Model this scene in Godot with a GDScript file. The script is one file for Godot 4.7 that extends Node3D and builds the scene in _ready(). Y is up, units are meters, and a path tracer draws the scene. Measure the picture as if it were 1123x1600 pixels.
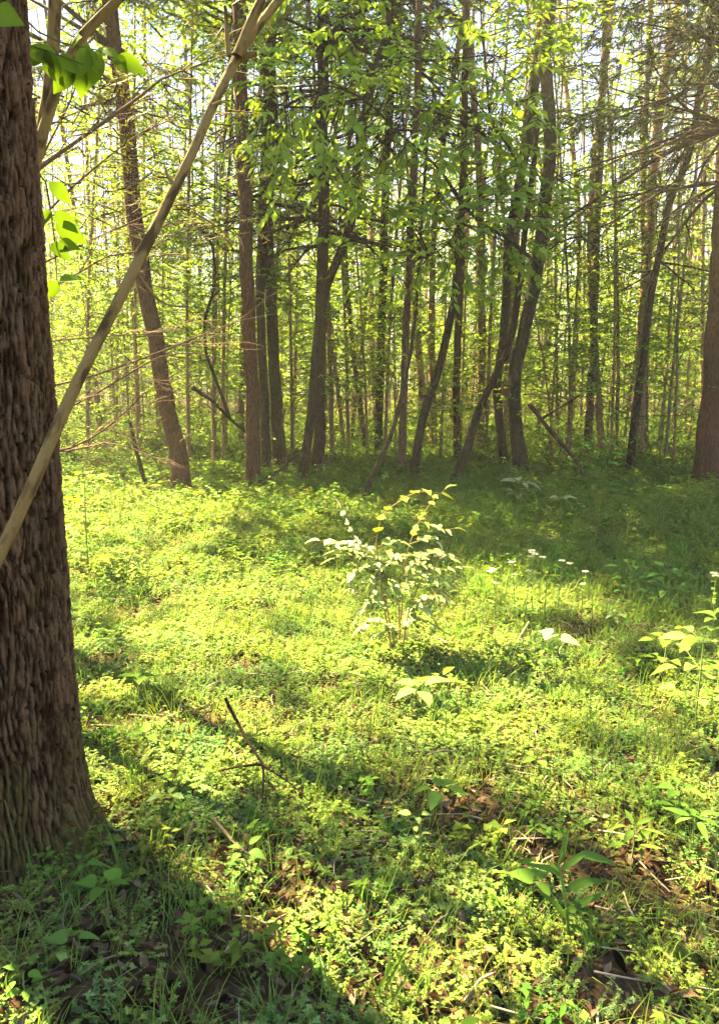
extends Node3D

const TO_SUN := Vector3(-0.52, 0.77, -0.46)
var rng := RandomNumberGenerator.new()
var used := {}
var M := {}
var leaf_shapes := {}
var lit_areas := []
var wobble := FastNoiseLite.new()

class Mesher:
	var v := PackedVector3Array()
	var n := PackedVector3Array()
	var uv := PackedVector2Array()
	var c := PackedColorArray()
	var ix := PackedInt32Array()

	func leaf(p: Vector3, d: Vector3, up: Vector3, length: float, width: float, col: Color) -> void:
		var s := d.cross(up).normalized()
		var nn := s.cross(d).normalized()
		var k := v.size()
		var mid := p + d * (length * 0.42) + nn * (width * 0.14)
		v.append(p)
		v.append(mid - s * (width * 0.5))
		v.append(p + d * length - nn * (length * 0.12))
		v.append(mid + s * (width * 0.5))
		n.append(nn)
		n.append((nn + s * 0.25).normalized())
		n.append((nn + d * 0.2).normalized())
		n.append((nn - s * 0.25).normalized())
		for i in 4:
			uv.append(Vector2(i * 0.1, 0.0))
			c.append(col)
		ix.append_array(PackedInt32Array([k, k + 1, k + 2, k, k + 2, k + 3]))

	func shard(p: Vector3, d: Vector3, s: Vector3, length: float, width: float, col: Color) -> void:
		var k := v.size()
		var nn := s.cross(d).normalized()
		v.append(p - s * width * 0.5)
		v.append(p + s * width * 0.5)
		v.append(p + d * length)
		for i in 3:
			n.append(nn)
			uv.append(Vector2.ZERO)
			c.append(col)
		ix.append_array(PackedInt32Array([k, k + 2, k + 1]))

	# a tapering, bending round stem through the points
	func tube(pts: Array, radii: Array, sides: int, col: Color, rough := 0.0, seed_ := 0.0) -> void:
		var k0 := v.size()
		var count := pts.size()
		var along := 0.0
		var side := Vector3.RIGHT
		for i in count:
			var d: Vector3 = (pts[mini(i + 1, count - 1)] - pts[maxi(i - 1, 0)]).normalized()
			if i > 0:
				along += (pts[i] - pts[i - 1]).length()
			side = (side - d * side.dot(d)).normalized()
			if side.length() < 0.5:
				side = d.cross(Vector3.FORWARD).normalized()
			var other := d.cross(side)
			var r: float = radii[i]
			for j in sides + 1:
				var a := TAU * float(j % sides) / sides
				var o := side * cos(a) + other * sin(a)
				var rr := r
				if rough > 0.0:
					rr *= 1.0 + rough * (sin(a * 3.0 + along * 2.1 + seed_) * 0.5 + sin(a * 5.0 - along * 5.3 + seed_ * 2.0) * 0.3 + sin(a * 2.0 + along * 11.0 + seed_) * 0.25)
				v.append(pts[i] + o * rr)
				n.append(o)
				uv.append(Vector2(TAU * radii[0] * float(j) / sides, along))
				c.append(col)
		for i in count - 1:
			for j in sides:
				var a := k0 + i * (sides + 1) + j
				var b := a + sides + 1
				ix.append_array(PackedInt32Array([a, b, a + 1, a + 1, b, b + 1]))

	func mesh() -> ArrayMesh:
		var out := ArrayMesh.new()
		var a := []
		a.resize(Mesh.ARRAY_MAX)
		a[Mesh.ARRAY_VERTEX] = v
		a[Mesh.ARRAY_NORMAL] = n
		a[Mesh.ARRAY_TEX_UV] = uv
		a[Mesh.ARRAY_COLOR] = c
		a[Mesh.ARRAY_INDEX] = ix
		out.add_surface_from_arrays(Mesh.PRIMITIVE_TRIANGLES, a)
		return out


# ---------------------------------------------------------------- small helpers
func rf(a: float, b: float) -> float:
	return rng.randf_range(a, b)

func rdir(up := 0.0) -> Vector3:
	var a := rng.randf() * TAU
	return Vector3(cos(a), up, sin(a)).normalized()

func height_at(x: float, z: float) -> float:
	return 0.03 * sin(1.3 * x + 0.4) * cos(1.1 * z) + 0.05 * sin(0.45 * x + 1.0) * sin(0.5 * z + 0.7)

func shade(col: Color, spread := 0.25) -> Color:
	var k := 1.0 + rf(-spread, spread)
	var t := rf(-0.12, 0.12)
	return Color(col.r * k * (1.0 + t), col.g * k, col.b * k * (1.0 - t))

func numbered(called: String) -> String:
	var k: int = used.get(called, 0)
	used[called] = k + 1
	return called if k == 0 else "%s_%03d" % [called, k]

func thing(called: String, label: String, category: String, at := Vector3.ZERO, group := "") -> Node3D:
	var o := Node3D.new()
	o.name = numbered(called)
	o.position = at
	add_child(o)
	tag(o, label, category, group)
	return o

func tag(o: Node, label: String, category: String, group := "") -> void:
	o.set_meta("label", label)
	if category:
		o.set_meta("category", category)
	if group:
		o.set_meta("group", group)

func obj(called: String, mesh: Mesh, mat: Material, parent: Node) -> MeshInstance3D:
	var o := MeshInstance3D.new()
	o.mesh = mesh
	o.material_override = mat
	if parent == self:
		o.name = numbered(called)
	else:
		var t := parent.get_node_or_null(called)
		var k := 0
		if t:
			k = parent.get_meta("n_" + called, 0) + 1
			parent.set_meta("n_" + called, k)
		o.name = called if k == 0 else "%s_%03d" % [called, k]
	parent.add_child(o, true)
	return o

func stuff(called: String, mesh: Mesh, mat: Material, parent: Node, where: Array, tints: Array) -> void:
	var o := MultiMeshInstance3D.new()
	var mm := MultiMesh.new()
	mm.transform_format = MultiMesh.TRANSFORM_3D
	mm.use_colors = true
	mm.mesh = mesh
	mm.instance_count = where.size()
	for i in where.size():
		mm.set_instance_transform(i, where[i])
		mm.set_instance_color(i, tints[i])
	o.multimesh = mm
	o.material_override = mat
	o.name = called
	o.set_meta("kind", "stuff")
	parent.add_child(o, true)

# smooth curve through the points, in steps of about the given length
func smooth(pts: Array, step := 0.2) -> Array:
	var out := []
	for i in pts.size() - 1:
		var a: Vector3 = pts[maxi(i - 1, 0)]
		var b: Vector3 = pts[i]
		var c: Vector3 = pts[i + 1]
		var d: Vector3 = pts[mini(i + 2, pts.size() - 1)]
		var count := maxi(1, int((c - b).length() / step))
		for k in count:
			out.append(b.cubic_interpolate(c, a, d, float(k) / count))
	out.append(pts[-1])
	return out

func taper(count: int, r0: float, r1: float, flare := 0.0, step := 0.2) -> Array:
	var out := []
	for i in count:
		var t := float(i) / maxi(count - 1, 1)
		out.append(lerpf(r0, r1, t) * (1.0 + flare * 1.6 * exp(-i * step / 0.3)))
	return out

func moved(pts: Array, by: Vector3) -> Array:
	var out := []
	for p in pts:
		out.append(p - by)
	return out

func is_lit(g: Vector2) -> bool:
	for a in lit_areas:
		if Geometry2D.is_point_in_polygon(g, a):
			return true
	return false

func sun_foot(p: Vector3) -> Vector2:
	var k := p.y / TO_SUN.y
	return Vector2(p.x - TO_SUN.x * k, p.z - TO_SUN.z * k)

func in_view(p: Vector3, margin := 1.03) -> bool:
	var q := p - Vector3(0, 1.55, 0)
	var depth := -q.z * cos(0.1641) - q.y * sin(0.1641)
	var rise := q.y * cos(0.1641) - q.z * -sin(0.1641)
	return depth > 0.1 and absf(q.x) < depth * 0.4647 * margin and absf(rise) < depth * 0.662 * margin


# ---------------------------------------------------------------- materials
func noise_texture(freq: float, kind: int, octaves: int, ramp: Gradient, w := 512, h := 512, seed_ := 1) -> NoiseTexture2D:
	var f := FastNoiseLite.new()
	f.noise_type = kind as FastNoiseLite.NoiseType
	f.frequency = freq
	f.fractal_octaves = octaves
	f.seed = seed_
	if kind == FastNoiseLite.TYPE_CELLULAR:
		f.cellular_return_type = FastNoiseLite.RETURN_DISTANCE2_SUB
	var t := NoiseTexture2D.new()
	t.width = w
	t.height = h
	t.seamless = true
	t.noise = f
	t.color_ramp = ramp
	return t

func ramp_of(colors: Array) -> Gradient:
	var g := Gradient.new()
	var o := PackedFloat32Array()
	var c := PackedColorArray()
	for i in colors.size():
		o.append(float(i) / (colors.size() - 1))
		c.append((colors[i] as Color).linear_to_srgb())
	g.offsets = o
	g.colors = c
	return g

func bark(dark: Color, mid: Color, pale: Color, scale_u: float, scale_v: float, relief: float, kind := FastNoiseLite.TYPE_SIMPLEX, seed_ := 3) -> StandardMaterial3D:
	var m := StandardMaterial3D.new()
	m.albedo_texture = noise_texture(0.012, FastNoiseLite.TYPE_SIMPLEX, 5, ramp_of([dark, mid, pale, mid, pale] if relief > 0.5 else [dark, dark, mid, mid, pale]), 512, 512, seed_)
	m.heightmap_enabled = true
	m.heightmap_texture = noise_texture(0.02, kind, 4, null, 512, 512, seed_ + 7)
	m.heightmap_scale = relief
	m.uv1_scale = Vector3(scale_u, scale_v, 1)
	m.roughness = 0.95
	m.metallic_specular = 0.2
	return m

func leafy(back: Color, rough := 0.6, spec := 0.16) -> StandardMaterial3D:
	var m := StandardMaterial3D.new()
	m.vertex_color_use_as_albedo = true
	m.roughness = rough
	m.metallic_specular = spec
	m.backlight_enabled = true
	m.backlight = back.linear_to_srgb()
	return m

func make_materials() -> void:
	M.leaf = leafy(Color(0.98, 0.92, 0.28))
	M.herb = leafy(Color(0.92, 0.88, 0.36), 0.65, 0.2)
	M.pale_leaf = leafy(Color(0.7, 0.66, 0.35), 0.42, 0.55)
	M.needle = leafy(Color(0.4, 0.4, 0.14), 0.7, 0.3)
	M.dead = leafy(Color(0.3, 0.24, 0.15), 0.9, 0.2)
	M.twig = StandardMaterial3D.new()
	M.twig.vertex_color_use_as_albedo = true
	M.twig.roughness = 0.9
	M.twig.metallic_specular = 0.2
	M.rugged = StandardMaterial3D.new()
	M.rugged.vertex_color_use_as_albedo = true
	M.rugged.roughness = 0.95
	M.rugged.metallic_specular = 0.15
	M.rugged.heightmap_enabled = true
	M.rugged.heightmap_texture = noise_texture(0.03, FastNoiseLite.TYPE_SIMPLEX, 5, null, 512, 512, 41)
	M.rugged.heightmap_scale = 0.6
	M.rugged.uv1_scale = Vector3(30, 5, 1)
	M.cedar = bark(Color(0.016, 0.008, 0.004), Color(0.058, 0.028, 0.014), Color(0.12, 0.062, 0.033), 2.6, 0.6, 3.0)
	M.dark = bark(Color(0.011, 0.008, 0.004), Color(0.031, 0.021, 0.011), Color(0.068, 0.045, 0.024), 2.4, 0.8, 2.6, FastNoiseLite.TYPE_SIMPLEX, 5)
	M.olive = bark(Color(0.013, 0.01, 0.005), Color(0.034, 0.026, 0.012), Color(0.068, 0.052, 0.026), 2.0, 0.9, 2.0, FastNoiseLite.TYPE_SIMPLEX, 9)
	M.pole = bark(Color(0.05, 0.034, 0.013), Color(0.155, 0.112, 0.04), Color(0.2, 0.15, 0.058), 1.6, 0.8, 0.45, FastNoiseLite.TYPE_SIMPLEX, 13)  # dark blotches are bark patches plus dappled shade put into the colour
	M.brown = bark(Color(0.03, 0.018, 0.01), Color(0.075, 0.044, 0.025), Color(0.13, 0.08, 0.048), 2.4, 0.8, 2.2, FastNoiseLite.TYPE_SIMPLEX, 21)
	M.far = bark(Color(0.07, 0.042, 0.022), Color(0.16, 0.097, 0.054), Color(0.25, 0.155, 0.09), 2.4, 0.8, 2.0, FastNoiseLite.TYPE_SIMPLEX, 25)  # bark colour paled to imitate sunlight on the far trunks
	var g := StandardMaterial3D.new()
	g.albedo_texture = noise_texture(0.01, FastNoiseLite.TYPE_SIMPLEX, 6, ramp_of([Color(0.012, 0.007, 0.004), Color(0.032, 0.019, 0.01), Color(0.06, 0.036, 0.02), Color(0.026, 0.022, 0.008), Color(0.075, 0.046, 0.026)]), 1024, 1024, 31)
	g.heightmap_enabled = true
	g.heightmap_texture = noise_texture(0.03, FastNoiseLite.TYPE_SIMPLEX, 5, null, 512, 512, 33)
	g.heightmap_scale = 2.0
	g.uv1_triplanar = true
	g.uv1_world_triplanar = true
	g.uv1_scale = Vector3.ONE * 0.7
	g.roughness = 0.95
	g.metallic_specular = 0.15
	M.soil = g


# ---------------------------------------------------------------- foliage
const SPRING := Color(0.16, 0.265, 0.04)
const FRESH := Color(0.215, 0.3, 0.045)
const DEEP := Color(0.07, 0.15, 0.022)
const TWIG := Color(0.05, 0.034, 0.022)

# a leafy twig: two ranks of leaves that hang a little, held flat
func spray(mb: Mesher, p: Vector3, d: Vector3, length: float, count: int, leaf_len: float, col: Color, twig := TWIG, droop := 0.35) -> void:
	var mid := p + d * length * 0.5 + Vector3(0, length * 0.04, 0)
	var end := p + d * length - Vector3(0, length * droop * 0.5, 0)
	var r := 0.004 + length * 0.004
	mb.tube([p, mid, end], [r, r * 0.7, r * 0.3], 3, twig)
	var s := d.cross(Vector3.UP).normalized()
	for i in count:
		var t := (i + 0.6) / count
		var q := p.lerp(mid, t * 2.0) if t < 0.5 else mid.lerp(end, t * 2.0 - 1.0)
		var way := (d * rf(0.3, 0.9) + s * (1.0 if i % 2 else -1.0) * rf(0.5, 1.1) + Vector3(0, rf(-0.7, 0.15) * (droop + 0.4), 0)).normalized()
		var up := Vector3(rf(-0.5, 0.5), 1.0, rf(-0.5, 0.5)).normalized()
		var l := leaf_len * rf(0.65, 1.15)
		mb.leaf(q, way, up, l, l * rf(0.48, 0.62), shade(col))

# feathery cedar foliage: many narrow shards round a twig
func feather(mb: Mesher, p: Vector3, d: Vector3, length: float, count: int, col: Color, fine := 1.0) -> void:
	mb.tube([p, p + d * length * 0.8], [0.006, 0.002], 3, TWIG)
	for i in count:
		var t := rng.randf()
		var q := p + d * length * t
		var way := (d * 0.8 + Vector3(rf(-1, 1), rf(-0.9, 0.5), rf(-1, 1))).normalized()
		mb.shard(q, way, way.cross(rdir(0.3)).normalized(), rf(0.05, 0.13) * fine, rf(0.008, 0.016) * fine, shade(col, 0.35))

# a woody limb that forks into finer twigs; returns where its ends are
func limb(mb: Mesher, p: Vector3, d: Vector3, length: float, r: float, depth: int, col: Color, sag := 0.15, ends = null) -> void:
	var pts := [p]
	var q := p
	var way := d
	var count := 5
	for i in count:
		way = (way + Vector3(rf(-0.24, 0.24), rf(-0.22, 0.22) - sag * 0.3 + sag * 0.35 * i / count, rf(-0.24, 0.24))).normalized()
		q += way * (length / count)
		pts.append(q)
	mb.tube(pts, taper(pts.size(), r, maxf(r * 0.25, 0.0015)), 5 if r > 0.012 else 3, col)
	if ends != null:
		ends.append([q, way])
	if depth <= 0:
		return
	for i in rng.randi_range(3, 5):
		var t := rng.randi_range(1, 4)
		var side := (way.cross(Vector3.UP).normalized() * (1.0 if i % 2 else -1.0) + way * rf(0.4, 1.0) + Vector3(0, rf(-0.45, 0.35), 0)).normalized()
		limb(mb, pts[t], side, length * rf(0.3, 0.55), maxf(r * 0.45, 0.0015), depth - 1, col, sag, ends)


# ---------------------------------------------------------------- single leaves that can be told apart
func make_leaf_shapes() -> void:
	for kind in ["oval", "lance", "heart", "strap", "blade"]:
		for k in 2:
			var mb := Mesher.new()
			var rows := 8
			for i in rows + 1:
				var t := float(i) / rows
				var w := 0.0
				match kind:
					"oval": w = 0.3 * sin(PI * pow(t, 0.8)) * (1.0 - 0.25 * t)
					"blade": w = 0.075 * sin(PI * pow(t, 0.6))
					"lance": w = 0.15 * sin(PI * pow(t, 0.7))
					"heart": w = 0.42 * pow(sin(PI * pow(t * 0.94 + 0.06, 0.62)), 0.8) * (1.0 - 0.35 * t)
					"strap": w = 0.022 * pow(sin(PI * (t * 0.97 + 0.03)), 0.6)
				var bend := (-0.34 if kind == "blade" else -0.16) * t * t + (0.05 if k else -0.02) * sin(t * 5.0)
				for s in [-1.0, 0.0, 1.0]:
					mb.v.append(Vector3(s * w, bend + absf(s) * w * (0.28 if k else 0.4), -t))
					mb.n.append(Vector3(-s * 0.35, 1.0, -0.3 * t).normalized())
					mb.uv.append(Vector2(s, t))
					mb.c.append(Color(1.3, 1.22, 1.25) if s == 0.0 else Color(0.95, 0.95, 0.95))
				if i:
					var b := (i - 1) * 3
					for j in 2:
						mb.ix.append_array(PackedInt32Array([b + j, b + j + 3, b + j + 1, b + j + 1, b + j + 3, b + j + 4]))
			leaf_shapes["%s%d" % [kind, k]] = mb.mesh()

func leaf_material(col: Color, kind: String) -> StandardMaterial3D:
	var key := "%s %.3f %.3f" % [kind, col.r, col.g]
	if not M.has(key):
		var m: StandardMaterial3D = M[kind].duplicate()
		m.albedo_color = col.linear_to_srgb()
		M[key] = m
	return M[key]

func add_leaf(parent: Node, p: Vector3, d: Vector3, up: Vector3, length: float, shape: String, col: Color, kind := "leaf", called := "leaf") -> void:
	var k := snappedf(rf(0.8, 1.25), 0.15)
	var o := obj(called, leaf_shapes["%s%d" % [shape, rng.randi() % 2]], leaf_material(Color(col.r * k, col.g * k, col.b * k), kind), parent)
	o.transform = Transform3D(Basis.looking_at(d, up).scaled(Vector3.ONE * length), p)

# leaves in pairs along a stalk
func frond(parent: Node, pts: Array, pairs: int, leaf_len: float, shape: String, col: Color, kind := "leaf", lift := 0.1) -> void:
	var path := smooth(pts, 0.03)
	for i in pairs + 1:
		var t := float(i + 1) / (pairs + 1)
		var k := clampi(int(t * (path.size() - 1)), 1, path.size() - 1)
		var d: Vector3 = (path[k] - path[k - 1]).normalized()
		var s := d.cross(Vector3.UP).normalized()
		if i == pairs:
			add_leaf(parent, path[k], (d + Vector3(0, -0.15, 0)).normalized(), Vector3(rf(-0.2, 0.2), 1, rf(-0.2, 0.2)), leaf_len * 1.05, shape, col, kind)
			continue
		for w in [-1.0, 1.0]:
			var way: Vector3 = (s * w + d * rf(0.25, 0.6) + Vector3(0, lift + rf(-0.25, 0.2), 0)).normalized()
			add_leaf(parent, path[k], way, Vector3(rf(-0.3, 0.3), 1, rf(-0.3, 0.3)).normalized(), leaf_len * rf(0.75, 1.1), shape, col, kind)

func stem(parent: Node, pts: Array, r: float, col := Color(0.13, 0.12, 0.04), called := "stem") -> MeshInstance3D:
	var mb := Mesher.new()
	var path := smooth(pts, 0.05)
	mb.tube(path, taper(path.size(), r, r * 0.45), 5, col)
	return obj(called, mb.mesh(), M.twig, parent)


# ---------------------------------------------------------------- trees
# a standing tree whose trunk follows the given line; returns [node, line in the tree's own axes, radii]
func trunk_of(called: String, label: String, pts: Array, r0: float, r1: float, mat: Material, flare := 0.5, rough := 0.06, group := "", sides := 14) -> Array:
	var base := Vector3(pts[0].x, height_at(pts[0].x, pts[0].z), pts[0].z)
	var t := thing(called, label, "tree", base, group)
	var path := smooth(moved(pts, base), 0.2)
	for i in range(1, path.size()):
		path[i] += Vector3(wobble.get_noise_2d(i * 9.0, pts[0].x * 50.0), 0, wobble.get_noise_2d(i * 9.0, pts[0].x * 50.0 + 300.0)) * r0 * 0.3
	var radii := taper(path.size(), r0, r1, flare)
	var mb := Mesher.new()
	mb.tube(path, radii, sides, Color.WHITE, rough, pts[0].x)
	obj("trunk", mb.mesh(), mat, t)
	return [t, path, radii]

func at_height(path: Array, y: float) -> int:
	for i in path.size():
		if path[i].y >= y:
			return i
	return path.size() - 1

func dead_branches(tree: Array, low: float, high: float, count: int, length: float, r: float, mat: Material, col: Color, sag := 0.2, depth := 2) -> void:
	for i in count:
		var k := at_height(tree[1], rf(low, high))
		var mb := Mesher.new()
		limb(mb, tree[1][k], rdir(rf(-0.25, 0.3)), length * rf(0.5, 1.2), r * rf(0.7, 1.3), depth, col, sag)
		obj("branch", mb.mesh(), mat, tree[0])

func cedar_crown(tree: Array, low: float, high: float, count: int, reach: float, col: Color, called := "crown", away := Vector3.ZERO) -> void:
	var mb := Mesher.new()
	for i in count:
		var t := rng.randf()
		var k := at_height(tree[1], lerpf(low, high, t))
		var d := (rdir(rf(-0.3, 0.25)) + away).normalized()
		var l := reach * (1.0 - 0.6 * t) * rf(0.5, 1.1)
		var p: Vector3 = tree[1][k]
		mb.tube([p, p + d * l * 0.5 + Vector3(0, 0.05, 0), p + d * l - Vector3(0, l * 0.1, 0)], [0.014, 0.009, 0.003], 3, TWIG)
		for j in 9:
			var q := p + d * l * rf(0.25, 1.0) + Vector3(rf(-0.2, 0.2), rf(-0.12, 0.1), rf(-0.2, 0.2))
			feather(mb, q, (d + rdir(-0.6)).normalized(), rf(0.2, 0.4), 34, col, 1.25)
	obj(called, mb.mesh(), M.needle, tree[0])

func leafy_crown(tree: Array, low: float, high: float, limbs: int, reach: float, sprays: int, leaf_len: float, col: Color, called := "crown") -> void:
	var mb := Mesher.new()
	for i in limbs:
		var t := (i + rng.randf()) / limbs
		var k := at_height(tree[1], lerpf(low, high, t))
		var ends := []
		var l := reach * (1.0 - 0.55 * t) * rf(0.7, 1.2)
		limb(mb, tree[1][k], rdir(rf(0.1, 0.8)), l, maxf(0.008, tree[2][k] * 0.35), 1, TWIG, 0.05, ends)
		for j in sprays:
			var e = ends[rng.randi() % ends.size()]
			var p: Vector3 = e[0] + Vector3(rf(-0.35, 0.35), rf(-0.3, 0.3), rf(-0.35, 0.35)) - e[1] * rf(0.0, 0.6)
			spray(mb, p, (rdir(rf(-0.25, 0.2)) + e[1] * 0.5).normalized(), rf(0.3, 0.6), 9, leaf_len, col)
	obj(called, mb.mesh(), M.leaf, tree[0])

# copies of a tree with its parts
func again(proto: Node3D, at: Vector3, turn: float, size: float) -> Node3D:
	var o: Node3D = proto.duplicate()
	o.name = numbered(proto.get_meta("kind_name"))
	o.remove_meta("kind_name")
	add_child(o)
	o.position = at
	o.rotation.y = turn
	o.scale = Vector3.ONE * size
	return o

func where_words(x: float, z: float) -> String:
	var px := 561.5 + x / -z / 0.4647 * 561.5
	if px < 110: return "behind the rugged trunk"
	if px < 250: return "left of the slanting reddish tree"
	if px < 385: return "between the two reddish trees"
	if px < 500: return "behind the dark trunks"
	if px < 650: return "behind the thin slanting sapling"
	if px < 790: return "behind the curved dark stem"
	if px < 900: return "behind the tall mossy tree"
	if px < 1000: return "right of the tall mossy tree"
	return "behind the slender dark leaning tree"


func _ready() -> void:
	rng.seed = 20240511
	wobble.seed = 4
	wobble.frequency = 0.03
	# ------------------------------------------------ camera, sky, sun, exposure
	var cam := Camera3D.new()
	cam.name = "camera"
	cam.position = Vector3(0, 1.55, 0)
	cam.rotation_degrees = Vector3(-9.4, 0, 0)
	cam.fov = 67.0
	cam.far = 600.0
	cam.near = 0.05
	add_child(cam)
	cam.current = true
	var sky := ProceduralSkyMaterial.new()
	sky.sky_top_color = Color(0.55, 0.68, 0.88)
	sky.sky_horizon_color = Color(0.9, 0.915, 0.92)
	sky.sky_curve = 0.12
	sky.ground_horizon_color = Color(0.45, 0.47, 0.4)
	sky.ground_bottom_color = Color(0.2, 0.22, 0.15)
	sky.sun_angle_max = 4.0
	var env := Environment.new()
	env.background_mode = Environment.BG_SKY
	env.sky = Sky.new()
	env.sky.sky_material = sky
	env.background_energy_multiplier = 0.165
	env.tonemap_mode = Environment.TONE_MAPPER_LINEAR
	env.tonemap_exposure = 19.0
	env.fog_enabled = true
	env.fog_density = 0.0015
	env.fog_light_color = Color(0.95, 0.93, 0.85)
	env.sdfgi_enabled = true
	env.ssao_enabled = true
	env.ssil_enabled = true
	var we := WorldEnvironment.new()
	we.name = "world"
	we.environment = env
	add_child(we)
	var sun := DirectionalLight3D.new()
	sun.name = "sun"
	sun.light_energy = 1.6
	sun.light_color = Color(1.0, 0.925, 0.69)
	sun.light_angular_distance = 0.5
	sun.shadow_enabled = true
	add_child(sun)
	sun.look_at_from_position(TO_SUN * 50.0, Vector3.ZERO)

	lit_areas = [
		PackedVector2Array([Vector2(-2.48, -6.39), Vector2(-1.52, -6.88), Vector2(-0.46, -6.59), Vector2(-0.01, -5.75), Vector2(0.66, -5.62), Vector2(1.12, -4.84), Vector2(1.33, -4.56), Vector2(1.49, -3.89), Vector2(1.79, -3.63), Vector2(1.52, -3.06), Vector2(1.03, -2.91), Vector2(0.71, -2.46), Vector2(0.36, -2.20), Vector2(0.17, -2.44), Vector2(-0.19, -2.53), Vector2(-0.41, -2.83), Vector2(-0.65, -3.03), Vector2(-0.85, -2.90), Vector2(-1.12, -2.99)]),
		PackedVector2Array([Vector2(-0.5, -1.5), Vector2(-0.5, -0.2), Vector2(1.9, -0.2), Vector2(1.9, -1.5)]),
		PackedVector2Array([Vector2(1.05, -6.92), Vector2(2.20, -6.49), Vector2(1.71, -4.68), Vector2(0.87, -5.09)]),
		PackedVector2Array([Vector2(1.62, -4.25), Vector2(2.75, -4.70), Vector2(2.07, -3.08), Vector2(1.33, -3.07)]),
		PackedVector2Array([Vector2(-3.63, -9.81), Vector2(-1.78, -9.19), Vector2(-1.35, -7.41), Vector2(-2.49, -6.82)]),
		PackedVector2Array([Vector2(-2.06, -10.63), Vector2(-0.67, -9.89), Vector2(-0.68, -8.90), Vector2(-1.71, -9.18)]),
		PackedVector2Array([Vector2(-0.86, -2.75), Vector2(-0.66, -2.74), Vector2(-0.58, -2.39), Vector2(-0.71, -2.36)]),
		PackedVector2Array([Vector2(-0.24, -2.17), Vector2(0.07, -2.12), Vector2(0.05, -1.70), Vector2(-0.15, -1.72)]),
		PackedVector2Array([Vector2(-0.57, -2.39), Vector2(-0.35, -2.37), Vector2(-0.34, -2.05), Vector2(-0.48, -2.10)]),
		PackedVector2Array([Vector2(0.36, -1.96), Vector2(0.54, -1.94), Vector2(0.47, -1.75), Vector2(0.34, -1.77)]),
		PackedVector2Array([Vector2(0.79, -2.00), Vector2(1.06, -2.05), Vector2(0.89, -1.68), Vector2(0.63, -1.68)]),
		PackedVector2Array([Vector2(2.41, -11.17), Vector2(3.40, -11.05), Vector2(2.38, -7.45), Vector2(1.64, -7.20)]),
		PackedVector2Array([Vector2(-0.19, -10.45), Vector2(0.74, -10.01), Vector2(0.61, -9.28), Vector2(-0.17, -9.44)]),
		PackedVector2Array([Vector2(4.49, -11.74), Vector2(5.30, -11.30), Vector2(4.76, -10.13), Vector2(3.89, -10.36)]),
	]
	make_materials()
	make_leaf_shapes()
	build_ground()
	build_rugged_tree()
	build_edge_trees()
	build_woods()
	build_plants()
	build_sticks()
	build_ground_cover()


func build_ground() -> void:
	var mb := Mesher.new()
	var xs := []
	var zs := []
	for i in 121:
		var t := (i - 60) / 60.0
		xs.append(signf(t) * (absf(t) * 14.0 + pow(absf(t), 5.0) * 240.0))
	var z := 6.0
	while z > -400.0:
		zs.append(z)
		z -= maxf(0.2, -z * 0.03)
	for zz in zs:
		for x in xs:
			mb.v.append(Vector3(x, height_at(x, zz), zz))
			mb.n.append(Vector3(height_at(x - 0.1, zz) - height_at(x + 0.1, zz), 0.2, height_at(x, zz - 0.1) - height_at(x, zz + 0.1)).normalized())
			mb.uv.append(Vector2(x, zz))
			mb.c.append(Color.WHITE)
	var w := xs.size()
	for i in zs.size() - 1:
		for j in w - 1:
			var a := i * w + j
			mb.ix.append_array(PackedInt32Array([a, a + w, a + 1, a + 1, a + w, a + w + 1]))
	var g := obj("ground", mb.mesh(), M.soil, self)
	tag(g, "brown soil of the forest floor under the plants", "")
	g.set_meta("kind", "structure")


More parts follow.
